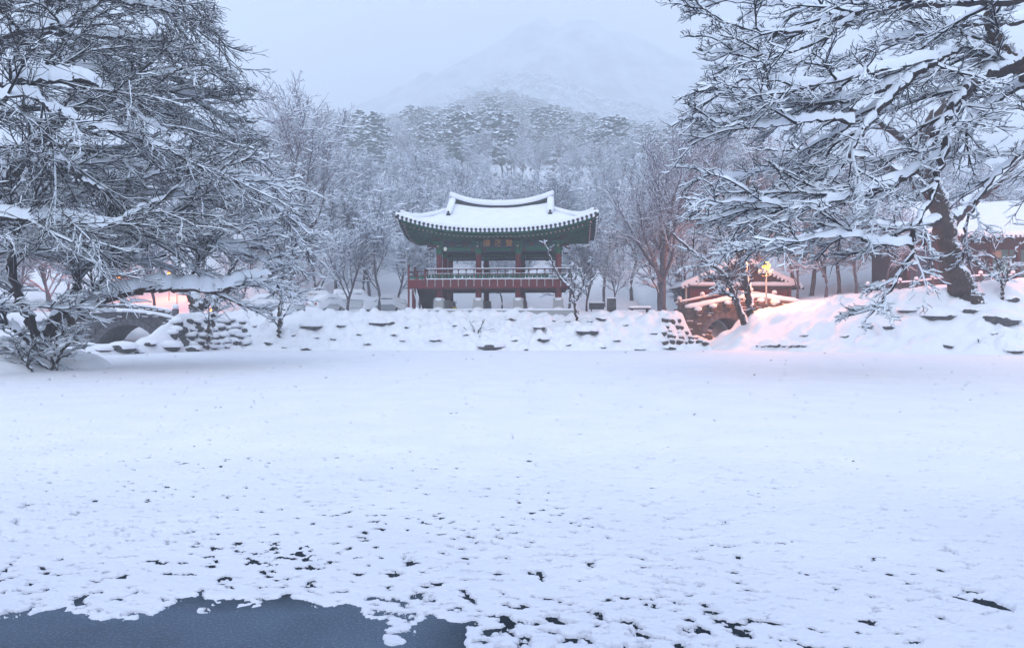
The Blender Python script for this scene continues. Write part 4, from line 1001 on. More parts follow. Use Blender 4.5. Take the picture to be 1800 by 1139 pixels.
for (x, y, w), lb in zip(((175,617,26),(205,615,44),(238,621,20),(290,612,40),(330,616,30),(370,613,30),(152,621,22),(255,606,26),(400,612,26)), SH): boulder(x, y, w, lb, 'stones on the shore by the left bridge', 1.0, y0=37, up=.2, back=.7)
def stone_wall(label, poly, step, size, mat_, seed, y0, capk=1.0):
    """stones bedded in a steep bank, over the stretch of bank seen inside a pixel outline"""
    r = random.Random(seed); vs = []
    for k in range(6):
        b = MB(); b.ball((0,0,0), 1, 9, 6, .85, .16, r); b2 = MB(); b2.ball((0,0,0), 1, 12, 7, .6); vs.append((b.mesh('stone', mat_), b2.mesh('snow', M['snow'], True)))
    (xa, ya0, ya1), (xb, yb0, yb1) = poly; g0 = on_ground(xa, ya1, y0); w = thing('stone_wall', label, 'stone wall', g0); j = 0
    nx = int(abs(xb-xa)/step[0])
    for i in range(nx+1):
        t = i/nx; px = xa+(xb-xa)*t; top, bot = ya0+(yb0-ya0)*t, ya1+(yb1-ya1)*t; n = max(1, int((bot-top)/step[1]))
        for q in range(n+1):
            x_, y_ = px+r.uniform(-.35, .35)*step[0]+(step[0]*.5 if q % 2 else 0), top+(bot-top)*q/n+r.uniform(-.25, .25)*step[1]
            g = on_ground(x_, y_, y0); s = size*g[1]/FPX*.5*r.uniform(.7, 1.25); k = r.randrange(6)
            o = link(bpy.data.objects.new('stone', vs[k][0]), w); o.location = (g[0]-g0[0], g[1]-g0[1]+s*.25, g[2]-g0[2]); o.scale = (s, s*.9, s*r.uniform(.75, 1.1)); o.rotation_euler = (r.uniform(-.2,.2), r.uniform(-.2,.2), r.uniform(-1, 1))
            if r.random() < .9:
                sn_ = link(bpy.data.objects.new('snow', vs[k][1]), o); sn_.location = (r.uniform(-.25,.25), -.12, r.uniform(.5, .85)); sn_.scale = (1.05*capk, .95*capk, .75*capk)
    return w
stone_wall('rough stone retaining wall beside the left bridge, its stones capped with snow', ((304, 568, 606), (424, 566, 606)), (13, 11), 16, M['rock'], 3, 44, 1.22)
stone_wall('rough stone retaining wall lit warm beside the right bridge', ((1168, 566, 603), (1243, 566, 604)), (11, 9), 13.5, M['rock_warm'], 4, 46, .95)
# ---------------------------------------------------------------- bare trees of the middle distance
def put(root, x, y, s, rz, label=None, group=None, dz=0.0):
    root.location = (float(x), float(y), hz(x, y)+dz); root.rotation_euler = (0, 0, rz); root.scale = (s, s, s)
    if label: root['label'] = label
    if group: root['group'] = group
PR = [bare_tree('bare_tree', 'x', 100+i, **k) for i, k in enumerate([
    dict(limbs=9, sub=8, twigs=8, spread=.70), dict(limbs=10, sub=7, twigs=9, spread=.95, fork=.22, lean=.1),
    dict(limbs=8, sub=8, twigs=9, spread=.6, fork=.2, up=.14), dict(limbs=12, sub=7, twigs=8, spread=.85, fork=.34)])]
TALL = [bare_tree('bare_tree', 'x', 200+i, height=16, trunk_r=.26, limbs=14, fork=.30, sub=8, twigs=8, spread=.8, up=.12, snow=1.5, twr=.018, mt=M['twig_plum']) for i in range(2)]
BROWN = bare_tree('bare_tree', 'x', 300, height=14.2, trunk_r=.34, limbs=15, fork=.24, sub=9, twigs=8, spread=.82, up=.15, snow=.6, bare=.6, twr=.016, mt=M['twig_plum'])
used = set()
def tree_at(proto, px, py, hpx, Y, label, rz=None, group=None, H0=10.):
    X = (px-CX)*Y/FPX; s = hpx*Y/FPX/H0
    r = proto if id(proto) not in used and proto.name not in used else copy_tree(proto)
    used.add(proto.name); put(r, X, Y, s, rnd.uniform(0, 6.28) if rz is None else rz, label, group); return r
tree_at(PR[0], 667, 556, 185, 57, 'snowy forked tree left of the pavilion stairs, nearest to them')
tree_at(PR[2], 609, 558, 175, 56, 'slender snowy tree standing in front of the van shaped mound of snow')
tree_at(PR[1], 1160, 553, 205, 60, 'snowy tree behind the pruned trunk', group=None)
tree_at(BROWN, 1164, 552, 300, 57, 'tall brown twigged tree with a pruned trunk right of the bench', H0=14.2)
tree_at(PR[3], 1082, 551, 118, 57, 'low snowy tree behind the dark stone slab')
tree_at(PR[2], 1030, 548, 135, 61, 'snowy tree right of the pavilion railing')
tree_at(TALL[0], 520, 548, 350, 76, 'tall bare tree whose top rises above the forest left of the mountain', H0=16)
tree_at(TALL[1], 1245, 545, 370, 70, 'tall snowy tree rising behind the right bridge', H0=16)
tree_at(TALL[0], 1330, 545, 330, 66, 'tall snowy tree directly behind the lit street lamp', H0=16)
BL = ['just left of the pavilion, behind its stair posts', 'behind the left corner of the pavilion roof', 'rising behind the dark van', 'behind the slender tree and the van shaped mound', 'behind the snow buried car by the stairs', 'behind the silver hatchback', 'seen past the left pavilion columns', 'seen through the middle opening under the pavilion floor', 'with thin twin stems seen under the pavilion floor', 'seen through the right opening under the pavilion floor', 'behind the right corner of the pavilion', 'behind the information board', 'behind the bench', 'left of the gate house', 'rising high behind the pruned tree', 'rising behind the gate house roof', 'low and forked, behind the right pavilion pedestal']
for i, (px, Y, h) in enumerate(((700,63,150),(735,66,170),(560,70,190),(590,74,200),(640,72,210),(480,66,230),(760,73,175),(855,71,150),(882,66,110),(925,70,150),(1000,68,160),(1060,70,190),(1110,72,210),(1210,66,200),(1190,76,290),(1290,72,280),(985,64,100))):
    tree_at(PR[i % 4], px, 548, h, Y, 'snow laden bare tree '+BL[i], group='bare trees behind the pavilion')
for i in range(92):
    Y = rnd.uniform(72, 118) if i < 62 else rnd.uniform(118, 185); px = rnd.uniform(440, 1260)
    tree_at(PR[i % 4], px, 0, rnd.uniform(8.5, 13)*FPX/Y, Y, 'snow laden bare tree at the foot of the slope', group='bare trees at the foot of the slope')
for i in range(95):
    Y = 105+400*rnd.random(); px = rnd.uniform(330, 1330)
    tree_at(PR[i % 4], px, 0, rnd.uniform(12, 17)*FPX/Y, Y, 'bare tree whitened with snow on the hillside', group='bare trees on the hillside')
for i in range(14):
    Y = rnd.uniform(56, 78); px = rnd.uniform(-60, 440)
    tree_at(PR[i % 4], px, 0, rnd.uniform(8, 12)*FPX/Y, Y, 'snowy bare tree behind the left bridge and the big maple', group='trees behind the left bridge')
for px, Y, h in ((1402,63,150),(1452,60,175),(1505,62,190),(1560,59.5,160),(1475,67,230),(1425,69,260),(1540,69,270)):
    tree_at(PR[int(px) % 4], px, 0, h, Y, 'snowy bare tree '+{1402:'just right of the gate house gable',1452:'between the gate house and the hall, nearest the slope',1505:'low and broad left of the leaning trunk',1560:'touching the left end of the long hall',1475:'rising behind the drooping branches',1425:'tall behind the gate house right corner',1540:'tall behind the left end of the long hall'}[px], group='trees between the gate house and the hall')
for i in range(15):
    Y = rnd.uniform(68, 95); px = rnd.uniform(1380, 1880)
    tree_at(PR[(i+1) % 4], px, 0, rnd.uniform(9, 15)*FPX/Y, Y, 'snowy bare tree behind the long hall', group='trees behind the long hall')
for i in range(72):
    Y = 84+110*rnd.random(); px = rnd.uniform(1300, 1960) if i % 3 else rnd.uniform(-160, 420)
    tree_at(PR[i % 4], px, 0, rnd.uniform(10, 16)*FPX/Y, Y, 'snowy bare tree on the slope '+('behind the long hall' if px > 900 else 'behind the left maple'), group='trees on the slope behind the long hall' if px > 900 else 'trees on the slope behind the left maple')
# pines
PN = [pine_tree('pine_tree', 'x', 400+i, None, clumps=170+30*(i % 2), wide=.25+.035*i) for i in range(4)]
def pine_at(i, px, Y, h, label, group):
    p = PN[i % 4]; tree_at(p, px, 0, h*FPX/Y, Y, label, group=group, H0=11.)
for i in range(215):
    Y = 190+360*rnd.random()**.85; px = rnd.uniform(470, 1330)
    if px < 590 and rnd.random() < .6: continue
    pine_at(i, px, Y, rnd.uniform(13, 21), 'snow laden pine on the misty hillside above the pavilion', 'pines on the hillside')
for i in range(62):
    Y = rnd.uniform(520, 562); px = 520+i*13+rnd.uniform(-8, 8)
    pine_at(i, px, Y, rnd.uniform(12, 19), 'snow laden pine along the crest of the near hill', 'pines along the hill crest')
# the open wood of the upper slope beyond the nearest trees
def slope_wood(n, seed):
    r = np.random.default_rng(seed); S, W = Soup(), Soup(); kinds = []
    for q in range(5):
        g = np.random.default_rng(seed+q); tp, tr = grow(np.zeros((1,3)), np.array([[.05,0,1.]]), np.array([8.]), np.array([.16]), np.array([.05]), 4, .06, .05, g)
        p, d, rr, t, i = kids(tp, tr, 9, .25, 1, .65, .15, .9, g, alt=False); lp, lr = grow(p, d, 10*(.55-.3*t), rr*.6, np.full(len(t), .03), 4, .14, .10, g)
        p, d, rr, t, i = kids(lp, lr, 7, .2, 1, .65, .15, .8, g); bp, br = grow(p, d, 10*(.24-.1*t), np.full(len(t), .035), np.full(len(t), .02), 3, .16, .06, g)
        p, d, rr, t, i = kids(bp, br, 4, .2, 1, .7, .15, .8, g); cp, cr = grow(p, d, np.full(len(t), .9), np.full(len(t), .03), np.full(len(t), .015), 2, .16, .05, g)
        s, w = Soup(), Soup(); tube(s, tp, tr, 4); twig(s, w, lp, lr, .12, 0); twig(s, w, bp, br, .11, 0); twig(s, w, cp, cr, .09, 0); kinds.append((np.concatenate(s.V), np.concatenate(s.F), np.concatenate(w.V), np.concatenate(w.F)))
    Y = 150+380*r.random(n); X = (r.uniform(380, 1500, n)-CX)*Y/FPX; Zb = H(X, Y)
    for k in range(n):
        sv, sf, wv, wf = kinds[k % 5]; a = r.uniform(0, 6.28); sc_ = r.uniform(1.1, 1.7); R = np.array([[math.cos(a), -math.sin(a), 0], [math.sin(a), math.cos(a), 0], [0, 0, 1]])*sc_; o_ = np.array((X[k], Y[k], Zb[k]-.3))
        S.add(sv@R.T+o_, sf); W.add(wv@R.T+o_, wf)
    w = thing('slope_wood', 'open snowy wood on the upper slope fading into mist', 'wood'); w['kind'] = 'stuff'
    o = S.build('crown', M['twig_plum'], w, smooth=False); o['kind'] = 'stuff'; o = W.build('snow', M['snow_tree'], w, smooth=False); o['kind'] = 'stuff'
slope_wood(110, 91)
# undergrowth: countless snowy bushes between the trees
def undergrowth(n, seed):
    r = np.random.default_rng(seed); Y = 108+440*r.random(n)**.8; X = (r.uniform(-200, 2000, n)-CX)*Y/FPX; Zb = H(X, Y); k = 6; th = np.arange(k)*2*PI/k; a, b = Soup(), Soup()
    sz = r.uniform(.5, 1.5, n)*(.6+Y/420); P_ = np.stack([X, Y, Zb], -1); i = np.arange(k); f = (np.arange(n)[:, None, None]*(k+1)+np.stack([i, (i+1) % k, np.full(k, k)], -1)[None]).reshape(-1, 3)
    rad = sz[:, None]*r.uniform(.3, .8, (n, k)); ring = P_[:, None]+np.stack([np.cos(th)[None]*rad, np.sin(th)[None]*rad, sz[:, None]*r.uniform(.35, 1.2, (n, k))], -1)
    a.add(np.concatenate([ring, (P_-np.array((0,0,.3)))[:, None]], 1), f); b.add(np.concatenate([ring, (P_+np.array((0,0,1.))*(sz*1.0)[:, None])[:, None]], 1), f)
    w = thing('undergrowth', 'snowy undergrowth between the trees of the slope', 'undergrowth'); w['kind'] = 'stuff'
    o = a.build('bush', M['twig_plum'], w, smooth=False); o['kind'] = 'stuff'; o = b.build('snow', M['snow_tree'], w, smooth=False); o['kind'] = 'stuff'
undergrowth(7000, 77)
# the far wood on the ridge: one mass
def far_wood(name, XY, n, px0, px1, size, seed, Yc, label):
    r = np.random.default_rng(seed); me = bpy.data.objects[name]; V = np.empty(len(me.data.vertices)*3); me.data.vertices.foreach_get('co', V); V = V.reshape(-1, 3)
    ok = np.nonzero((V[:, 1] < Yc+10) & (V[:, 2] > 5) & (np.abs(V[:, 0]) < Yc*.95))[0]; pick = r.choice(ok, n); P_ = V[pick]+r.normal(size=(n, 3))*(size*.8, size*.8, 0)
    k = 7; th = np.arange(k)*2*PI/k; a, b = Soup(), Soup()
    rad = size*r.uniform(.35, .8, (n, k)); hgt = size*r.uniform(.8, 1.6, n)
    ring = P_[:, None]+np.stack([np.cos(th)[None]*rad, np.sin(th)[None]*rad, hgt[:, None]*r.uniform(.2, .6, (n, k))], -1)
    top = P_+np.array((0, 0, 1.))*hgt[:, None]; bot = P_-np.array((0, 0, 2.)); i = np.arange(k)
    a.add(np.concatenate([ring, bot[:, None]], 1), (np.arange(n)[:, None, None]*(k+1)+np.stack([i, (i+1) % k, np.full(k, k)], -1)[None]).reshape(-1, 3))
    b.add(np.concatenate([ring, top[:, None]], 1), (np.arange(n)[:, None, None]*(k+1)+np.stack([i, (i+1) % k, np.full(k, k)], -1)[None]).reshape(-1, 3))
    w = thing('far_wood', label, 'forest'); w['kind'] = 'stuff'
    o = a.build('crown', M['needles_misted'], w, smooth=False); o['kind'] = 'stuff'; o = b.build('snow', M['snow_tree'], w, smooth=False); o['kind'] = 'stuff'
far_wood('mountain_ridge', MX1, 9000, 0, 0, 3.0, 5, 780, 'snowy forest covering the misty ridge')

# ---------------------------------------------------------------- the big trees that frame the view
def limb_pts(ctrl, K=None, wob=.05):
    """(pixel x, pixel y, distance, radius in pixels) along a limb, turned into metres"""
    c = [tuple(P(a, b, Y))+(r*Y/FPX,) for a, b, Y, r in ctrl]; K = K or max(10, 5*len(c))
    q = smooth_path(c, K, wob); return q[:, :3], np.maximum(.012, q[:, 3])
def hero(name, label, base, limbs, bias, seed, dens=1.0, sd=1.6, hs=(.16, .075, .05), sub=(9, 8, 3), len1=3.4, trunk=1, bare=.12, mt='twig', lim=None, dY=0.0, m2=1.9, a2=.58, wb=.10, grav=-.03, flat=.55, tw=.013, ylim=16.0):
    global rg
    rg = np.random.default_rng(seed); off = np.array(base, float)
    root = thing(name, label, 'tree', base)
    S, W = Soup(), Soup()
    for li, ctrl in enumerate(limbs):
        ld = 1.0
        t00 = .12
        if isinstance(ctrl[0], dict): ld = ctrl[0].get('d', 1); t00 = ctrl[0].get('t', .12); ctrl = ctrl[1:]
        ctrl = [(a_, b_, y_+dY, r_) for a_, b_, y_, r_ in ctrl]
        K = max(12, 6*len(ctrl)); q, r = limb_pts(ctrl, K, .045); q = q[None]; r = r[None]
        s1 = Soup(); tube(s1, q, r*.5+.5*r, 9, .10); part = s1.build('trunk' if li < trunk else 'limb', M['bark_plastered'] if li < trunk else M['bark'], root, off=off)
        w1 = Soup(); capsnow(w1, q, r, np.full((1, 1), hs[0]), 8, .08, 3.0); sn_ = w1.build('snow', M['snow_tree'], part, off=off)
        L = np.sum(np.linalg.norm(np.diff(q[0], axis=0), axis=1)); n1 = max(2, int(L*1.55*dens*ld))
        if li < trunk: n1 = int(n1*.7)
        p, d, rr, t, i = kids(q, r, n1, t00, 1, .62, .2, .8, rg)
        d = nrm(d+np.array(bias)*.55+rg.normal(size=d.shape)*.12); L1 = len1*rg.uniform(.45, 1.15, len(t))*(1.1-.45*t)
        if lim is not None:      # the crown's outline
            for _ in range(7):
                en = p+d*(L1*1.12)[:, None]; out = lim(CX+en[:, 0]*FPX/en[:, 1], CY-(en[:, 2]-CAM_H)*FPX/en[:, 1]); L1 = np.where(out, L1*.72, L1)
            keep_ = L1 > .25; p, d, L1, rr, t = p[keep_], d[keep_], L1[keep_], rr[keep_], t[keep_]
        bp, br = grow(p, d, L1, np.clip(rr*.5, .02, .055), np.full(len(t), tw*1.05), 10, wb, grav, rg)
        sel = np.ones(len(bp), bool)
        twig(S, W, bp, br, hs[1]*1.15, bare*.5)
        p, d, rr, t, i = kids(bp, br, sub[0], .10, 1, a2, .16, flat, rg, sd=sd)
        L2 = np.minimum(m2, L1[i]*.55)*rg.uniform(.45, 1.15, len(t))*(1.15-.5*t)
        cp, cr = grow(p, d, L2, np.minimum(rr*.75, tw*1.6), np.full(len(t), tw*.8), 6, wb*1.1, grav*.5, rg); twig(S, W, cp, cr, hs[1]*.85, bare)
        p, d, rr, t, i = kids(cp, cr, sub[1], .12, 1, a2*1.05, .16, flat, rg, sd=sd)
        L3 = np.minimum(m2*.5, L2[i]*.6)*rg.uniform(.45, 1.15, len(t))
        dp, dr = grow(p, d, L3, np.full(len(t), tw*.85), np.full(len(t), tw*.5), 4, .2, grav*.3+.04, rg); twig(S, W, dp, dr, hs[2], bare)
        if sub[2]:
            p, d, rr, t, i = kids(dp, dr, sub[2], .2, 1, .75, .2, .8, rg)
            ep, er = grow(p, d, L3[i]*.55, np.full(len(t), tw*.6), np.full(len(t), tw*.38), 3, .2, .05, rg); twig(S, W, ep, er, hs[2]*.75, bare)
    o = S.build('crown', M[mt], root, smooth=False, off=off); o['kind'] = 'stuff'
    o = W.build('snow', M['snow_tree'], root, off=off); o['kind'] = 'stuff'
    return sum(len(f) for f in S.F)+sum(len(f) for f in W.F)
def base_at(px, py, Y): p = P(px, py, Y); return (p[0], p[1], p[2])
cnt = []
def outL(px, py): return ((py > 505) & (px > 150) & (px < 420)) | (px > np.interp(py, [-50, 0, 30, 100, 150, 185, 230, 300, 350, 450, 520], [385, 385, 398, 425, 450, 430, 462, 530, 560, 570, 520]))
def outR(px, py): return (px < np.interp(py, [-50, 0, 40, 100, 140, 200, 260, 340, 420, 470], [1165, 1178, 1222, 1222, 1235, 1180, 1185, 1180, 1230, 1300])) | (py > np.interp(px, [1200, 1300, 1400, 1480, 1560, 1640, 1750], [470, 490, 520, 575, 590, 520, 480])) | ((px > 1318) & (px < 1372) & (py > 445) & (py < 505))
GT = float(on_ground(1700, 520, 40)[1])
# left: maple rooted on the near bank, its long snowy limb over the brook
cnt.append(hero('maple_tree', 'many stemmed maple on the near left bank with a long snow laden limb', base_at(62, 612, 28.5), [
    [dict(d=.35, t=.5), (58,625,28.5,15),(85,592,28.5,12),(117,565,28.6,11),(150,541,28.8,10.5),(190,524,29,10),(235,511,28.8,9),(285,505,28.8,8.5),(330,505,28.8,8),(383,508,29,7),(430,494,29.2,5),(476,482,29.6,2)],
    [(60,615,28.4,11),(100,560,28.2,9),(135,505,28,8),(150,450,28,7),(172,405,28,6),(200,360,28.2,4),(240,320,28.4,2.5)],
    [(140,548,28.8,9),(172,510,28.9,8),(192,465,29,7),(225,420,29,6),(290,385,28.6,4),(350,330,28.2,3),(410,280,28,1.5)],
    [(225,425,29,5),(290,425,29.4,4.5),(360,432,30,3.5),(430,445,30.5,2.5),(490,470,31,1.5)],
    [(70,600,27.6,9),(40,540,27,8),(20,470,26.5,7),(40,390,26.5,5),(90,320,26.5,3),(150,270,26.5,2)],
    [(330,503,28.9,3),(345,465,29.3,2.8),(365,435,29,2),(400,400,29,1.4)],
    [(240,320,28.4,3),(300,300,29,2.6),(380,310,30,2),(450,345,31,1.5),(520,400,32,1)],
    [(64,612,27.6,5),(30,580,27,4),(-20,560,26.5,3)],
    ], (.40, .10, .12), 21, dens=1.0, lim=outL, hs=(.34, .12, .075), sub=(7, 5, 1), len1=3.8, trunk=1, bare=.2, tw=.017, m2=2.4, a2=.46, wb=.07))
# left: larger tree standing outside the view, limbs reaching in from the left edge
cnt.append(hero('maple_tree', 'large dark maple reaching in from the left edge high over the bank', base_at(-150, 615, 27), [
    [(-150,640,27,30),(-140,480,27,27),(-120,330,27,24),(-90,180,27,18),(-50,40,27,12),(0,-80,27,6)],
    [(-110,240,26.5,12),(-40,170,26,9),(0,151,25.8,8),(50,139,25.6,7),(105,138,25.6,6),(155,141,25.8,5),(195,165,26,4),(245,205,26.2,3),(300,240,26.6,2)],
    [(-120,300,26,9),(-50,180,25,6),(0,172,24.6,5),(55,170,24.6,4.5),(100,195,24.8,4),(170,222,25,4),(225,238,25.2,3),(290,262,25.5,2),(350,300,26,1.3)],
    [(-110,380,28,12),(-30,360,28,11),(15,310,28.2,11),(60,255,28.5,10),(110,205,28.8,9),(160,175,29,7),(220,150,29,5),(290,130,29,3),(370,120,29,1.5)],
    [(-80,120,27,10),(-20,80,27,8),(30,56,27,6),(80,47,27,5),(125,40,27,4),(165,12,27,3),(210,-20,27,2)],
    [(-120,330,25.5,8),(-50,270,25,5),(0,262,24.8,4),(60,268,24.8,3.6),(115,283,25,3.2),(150,318,25.3,2.6),(190,340,25.8,1.5)],
    [(-130,420,26,11),(-60,395,25.5,7),(0,382,25,6),(70,385,25,5.5),(130,390,25.2,5),(190,395,25.5,4),(240,372,26,3),(300,340,26.5,2),(355,300,27,1.3)],
    [(-100,180,28,8),(-20,100,28.5,7),(60,60,29,6),(140,60,29.5,5),(220,70,30,4),(300,90,30,3),(370,120,30,1.6)],
    [(-60,60,28,8),(20,0,28.5,6),(110,-20,29,5),(200,0,29,4),(290,20,29,3),(350,50,29,1.5)],
    [(-100,220,30,9),(0,200,31,7),(90,180,32,6),(190,190,33,5),(290,200,34,4),(370,225,34,3),(430,260,34,1.5)],
    [(-90,300,31,9),(20,290,32,7),(120,270,33,6),(220,270,34,5),(330,280,35,4),(420,310,35,3),(480,350,35,1.5)],
    [(-100,420,31,8),(0,400,32,7),(100,350,33,6),(200,340,34,5),(320,345,35,4),(430,375,35.5,2.6),(515,420,36,1.4)],
    [(-60,20,30,7),(60,20,31,6),(150,100,31,5),(250,140,31,4),(340,170,31,3),(405,165,31,1.5)],
    [(60,60,29,4),(120,110,30,4),(210,130,30.5,3.5),(300,160,31,2.6),(380,200,31.5,2),(430,235,32,1.2)],
    [(0,-40,29,6),(120,-60,29,5),(230,-40,29,4),(310,0,29,3),(365,20,29,1.4)],
    [dict(d=.5), (-100,480,29,8),(-20,450,29,6),(60,430,29.5,5),(140,440,30,4),(210,455,30.5,3),(290,450,31,1.6)],
    ], (.38, -.02, -.04), 22, dens=.66, sd=.9, flat=.8, lim=outL, hs=(.26, .036, .018), sub=(8, 6, 2), len1=4.6, trunk=1, bare=.72, tw=.0175, m2=2.8, a2=.46, wb=.065))
# right: the great leaning tree on the bank
cnt.append(hero('old_tree', 'great leaning tree with a thick dark trunk rooted on the right bank', base_at(1700, 522, GT), [
    [dict(d=.9, t=.4), (1728,590,42,33),(1709,540,42,27),(1690,505,42,22),(1672,460,42,19),(1662,410,42,18),(1650,360,41.8,17),(1632,315,41.5,15),(1620,270,41,13),(1640,210,40.5,10),(1690,150,40,7),(1730,80,40,4)],
    [(1660,400,42,14),(1690,370,42.5,11),(1740,330,43,8),(1790,280,43,6),(1850,220,43,4)],
    [(1640,340,41.6,10),(1590,310,41,8),(1530,280,40,6),(1460,270,39,4),(1390,260,38.5,2)],
    [(1655,385,41.8,9),(1600,400,40.5,6),(1540,395,39.5,4),(1470,400,38.5,3),(1400,420,38,1.5)],
    [(1625,290,41,8),(1580,240,41,6),(1520,200,41,4.5),(1440,190,41,3),(1360,200,41,1.5)],
    ], (-.25, -.1, .15), 23, dens=.6, dY=GT-42, hs=(.16, .08, .055), sub=(6, 6, 0), len1=3.6, trunk=1, bare=.15, tw=.018, a2=.5, wb=.08))
# right: limbs of the tree standing just outside the right edge, nearer the viewer
cnt.append(hero('maple_tree', 'near maple reaching in from the right edge with thick snow rolls on black limbs', base_at(1990, 620, 26), [
    [(2000,640,26,30),(1980,450,26,27),(1930,280,26,23),(1860,170,26,19),(1800,118,26,15),(1768,98,26,13),(1745,62,26,12),(1742,10,26,11),(1750,-50,26,9)],
    [(1810,125,26,12),(1770,110,26,11),(1730,98,25.8,10),(1690,90,25.6,10),(1650,102,25.4,9),(1610,128,25.2,8),(1570,148,25,7),(1520,165,25,6),(1460,182,25,4.5),(1390,180,25,3.4),(1320,186,25,2.4),(1250,160,25,1.4)],
    [(1790,110,26,13),(1740,130,25.8,12),(1705,152,25.6,10),(1680,185,25.4,8),(1650,225,25.2,7),(1620,280,25,5.5),(1575,325,24.8,4.5),(1520,372,24.6,3.4),(1450,410,24.5,2.4),(1390,440,24.5,1.4)],
    [dict(d=.6, t=.3), (1680,170,25.5,8),(1668,225,25,7),(1652,290,24.6,6),(1640,345,24.3,5),(1610,395,24,4.6),(1602,450,24,4),(1570,500,24,3),(1535,545,24,2),(1515,575,24,1)],
    [(1600,138,25,7),(1555,180,24.7,7),(1520,225,24.4,6),(1492,270,24.2,5),(1460,315,24,4),(1420,345,24,3),(1350,372,24,2),(1280,400,24,1.2)],
    [(1870,-20,25,9),(1760,5,25,7),(1650,8,25,6),(1560,14,25,5),(1490,28,25,4.5),(1420,52,25,4),(1340,55,25,3),(1270,38,25,2.2),(1215,12,25,1.2)],
    [(1650,102,25.4,6),(1560,120,24.6,5),(1480,140,24,4.6),(1410,150,23.8,4),(1330,135,23.6,3),(1270,152,23.6,1.8),(1225,150,23.6,1)],
    [(1500,30,25,4),(1430,75,24.6,4),(1350,98,24.4,3),(1280,95,24.4,2),(1220,92,24.4,1.1)],
    [(1500,215,24.4,5),(1430,212,24,4),(1360,222,23.8,3),(1290,220,23.8,2),(1225,205,23.8,1.1)],
    [(1610,300,25,6),(1540,330,24,5),(1470,350,23.5,4),(1390,365,23.3,3),(1310,352,23.3,2),(1240,362,23.3,1.1)],
    [(1602,430,24,4),(1540,425,23.5,3.6),(1475,412,23.2,3),(1400,425,23,2.2),(1330,428,23,1.5),(1270,436,23,1)],
    [(1870,120,27,9),(1800,150,27,7),(1745,180,27,5.5),(1700,215,27,4.5),(1670,260,27,3.6),(1600,300,27,2)],
    [(1850,20,28,8),(1780,40,28,6),(1700,40,28,5),(1620,60,28,4),(1540,80,28,3),(1450,110,28,2),(1380,110,28,1.2)],
    [dict(d=.6), (1900,220,28,8),(1820,250,28,5),(1760,300,28,4),(1720,350,28,3),(1690,420,28,1.6)],
    [(1550,185,25,5),(1480,230,26,4),(1420,270,27,3.4),(1350,300,28,2.6),(1280,310,28,1.8),(1220,300,28,1)],
    [(1520,40,26,5),(1450,20,27,4),(1380,10,27,3),(1310,5,27,2),(1240,-8,27,1)],
    ], (-.42, -.05, -.14), 24, dens=.80, lim=outR, hs=(.19, .085, .05), sub=(6, 5, 2), len1=3.2, trunk=1, bare=.10, tw=.0165, sd=1.0, flat=.8, m2=1.9, a2=.5, wb=.085, grav=-.02))
print('HERO', cnt, sum(cnt))
# trees with a shape of their own in the middle ground
def shaped(name, label, base, limbs, seed, **k):
    a = dict(dens=1.1, hs=(.08, .06, .045), sub=(6, 5, 0), len1=1.7, trunk=1, bare=.1, tw=.016); a.update(k)
    hero(name, label, base, limbs, k.pop('bias', (0, 0, .25)) if False else a.pop('bias', (0, 0, .25)), seed, **a)
shaped('young_tree', 'thin snow lined young tree in front of the right end of the pavilion', base_at(1016, 563, 51.5), [
    [(1016,565,51.5,3),(1012,545,51.5,2.8),(1010,520,51.5,2.6),(1003,507,51.3,2.2),(990,495,51.1,2),(975,470,51,1.6),(965,445,51,1.3),(958,428,51,.9)],
    [(1010,532,51.5,2),(1020,515,51.6,1.6),(1035,500,51.8,1.3),(1052,480,52,1)], [(1009,520,51.5,1.8),(1010,500,51.3,1.4),(1004,480,51.2,1),(1000,462,51.1,.8)],
    [(1012,530,51.5,1.6),(1022,508,51.2,1.3),(1030,482,51,1),(1036,465,51,.8)], [(990,495,51.1,1.6),(1000,478,51.3,1.2),(1012,460,51.4,.9)]], 31, len1=1.0, sub=(5, 4, 0), bias=(0, 0, .5), tw=.012, bare=.2)
shaped('forked_tree', 'leaning snow plastered tree forking like a Y at the pond edge left of centre', base_at(365, 607, 47), [
    [(364,612,47,6.5),(370,580,47,6),(376,550,47,5.5),(385,528,47,5.5),(400,512,46.5,5),(425,500,46,4),(450,488,45.5,3),(480,460,45,2)],
    [(384,530,47,5),(372,518,47,4.5),(362,505,47,3.5),(350,480,47,2.5),(330,450,47,1.5)], [(425,500,46,3),(460,500,46,2.4),(500,510,46,1.5),(530,530,46,.9)]], 32, len1=2.2, bias=(.1, 0, .1), hs=(.20,.07,.05))
shaped('gnarled_tree', 'thick gnarled tree beside the left bridge in front of the orange glow', base_at(344, 557, 55), [
    [dict(d=.8), (345,562,55,13),(345,540,55,12),(340,520,55,11),(335,505,55,8),(320,480,55,6),(300,450,55,4)], [(350,545,55,9),(365,528,55,8),(378,515,55,6),(395,490,55,4),(420,455,55,2.5)], [(338,515,55,6),(350,490,55,4),(360,460,55,3)]], 33, len1=3, hs=(.18,.07,.05))
shaped('straight_tree', 'single straight trunk on the bank between the snowed in cars', base_at(492, 598, 49.5), [
    [(492,603,49.5,5.5),(492,575,49.5,5),(494,540,49.5,4.8),(496,500,49.5,4.2),(496,460,49.5,3.6),(498,410,49.5,3),(502,360,49.5,2)], [(496,470,49.5,2.5),(470,440,49.5,2),(450,410,49.5,1.2)], [(497,450,49.5,2.5),(530,420,49.5,2),(560,380,49.5,1.2)]], 34, len1=2.4, bias=(0,0,.1))
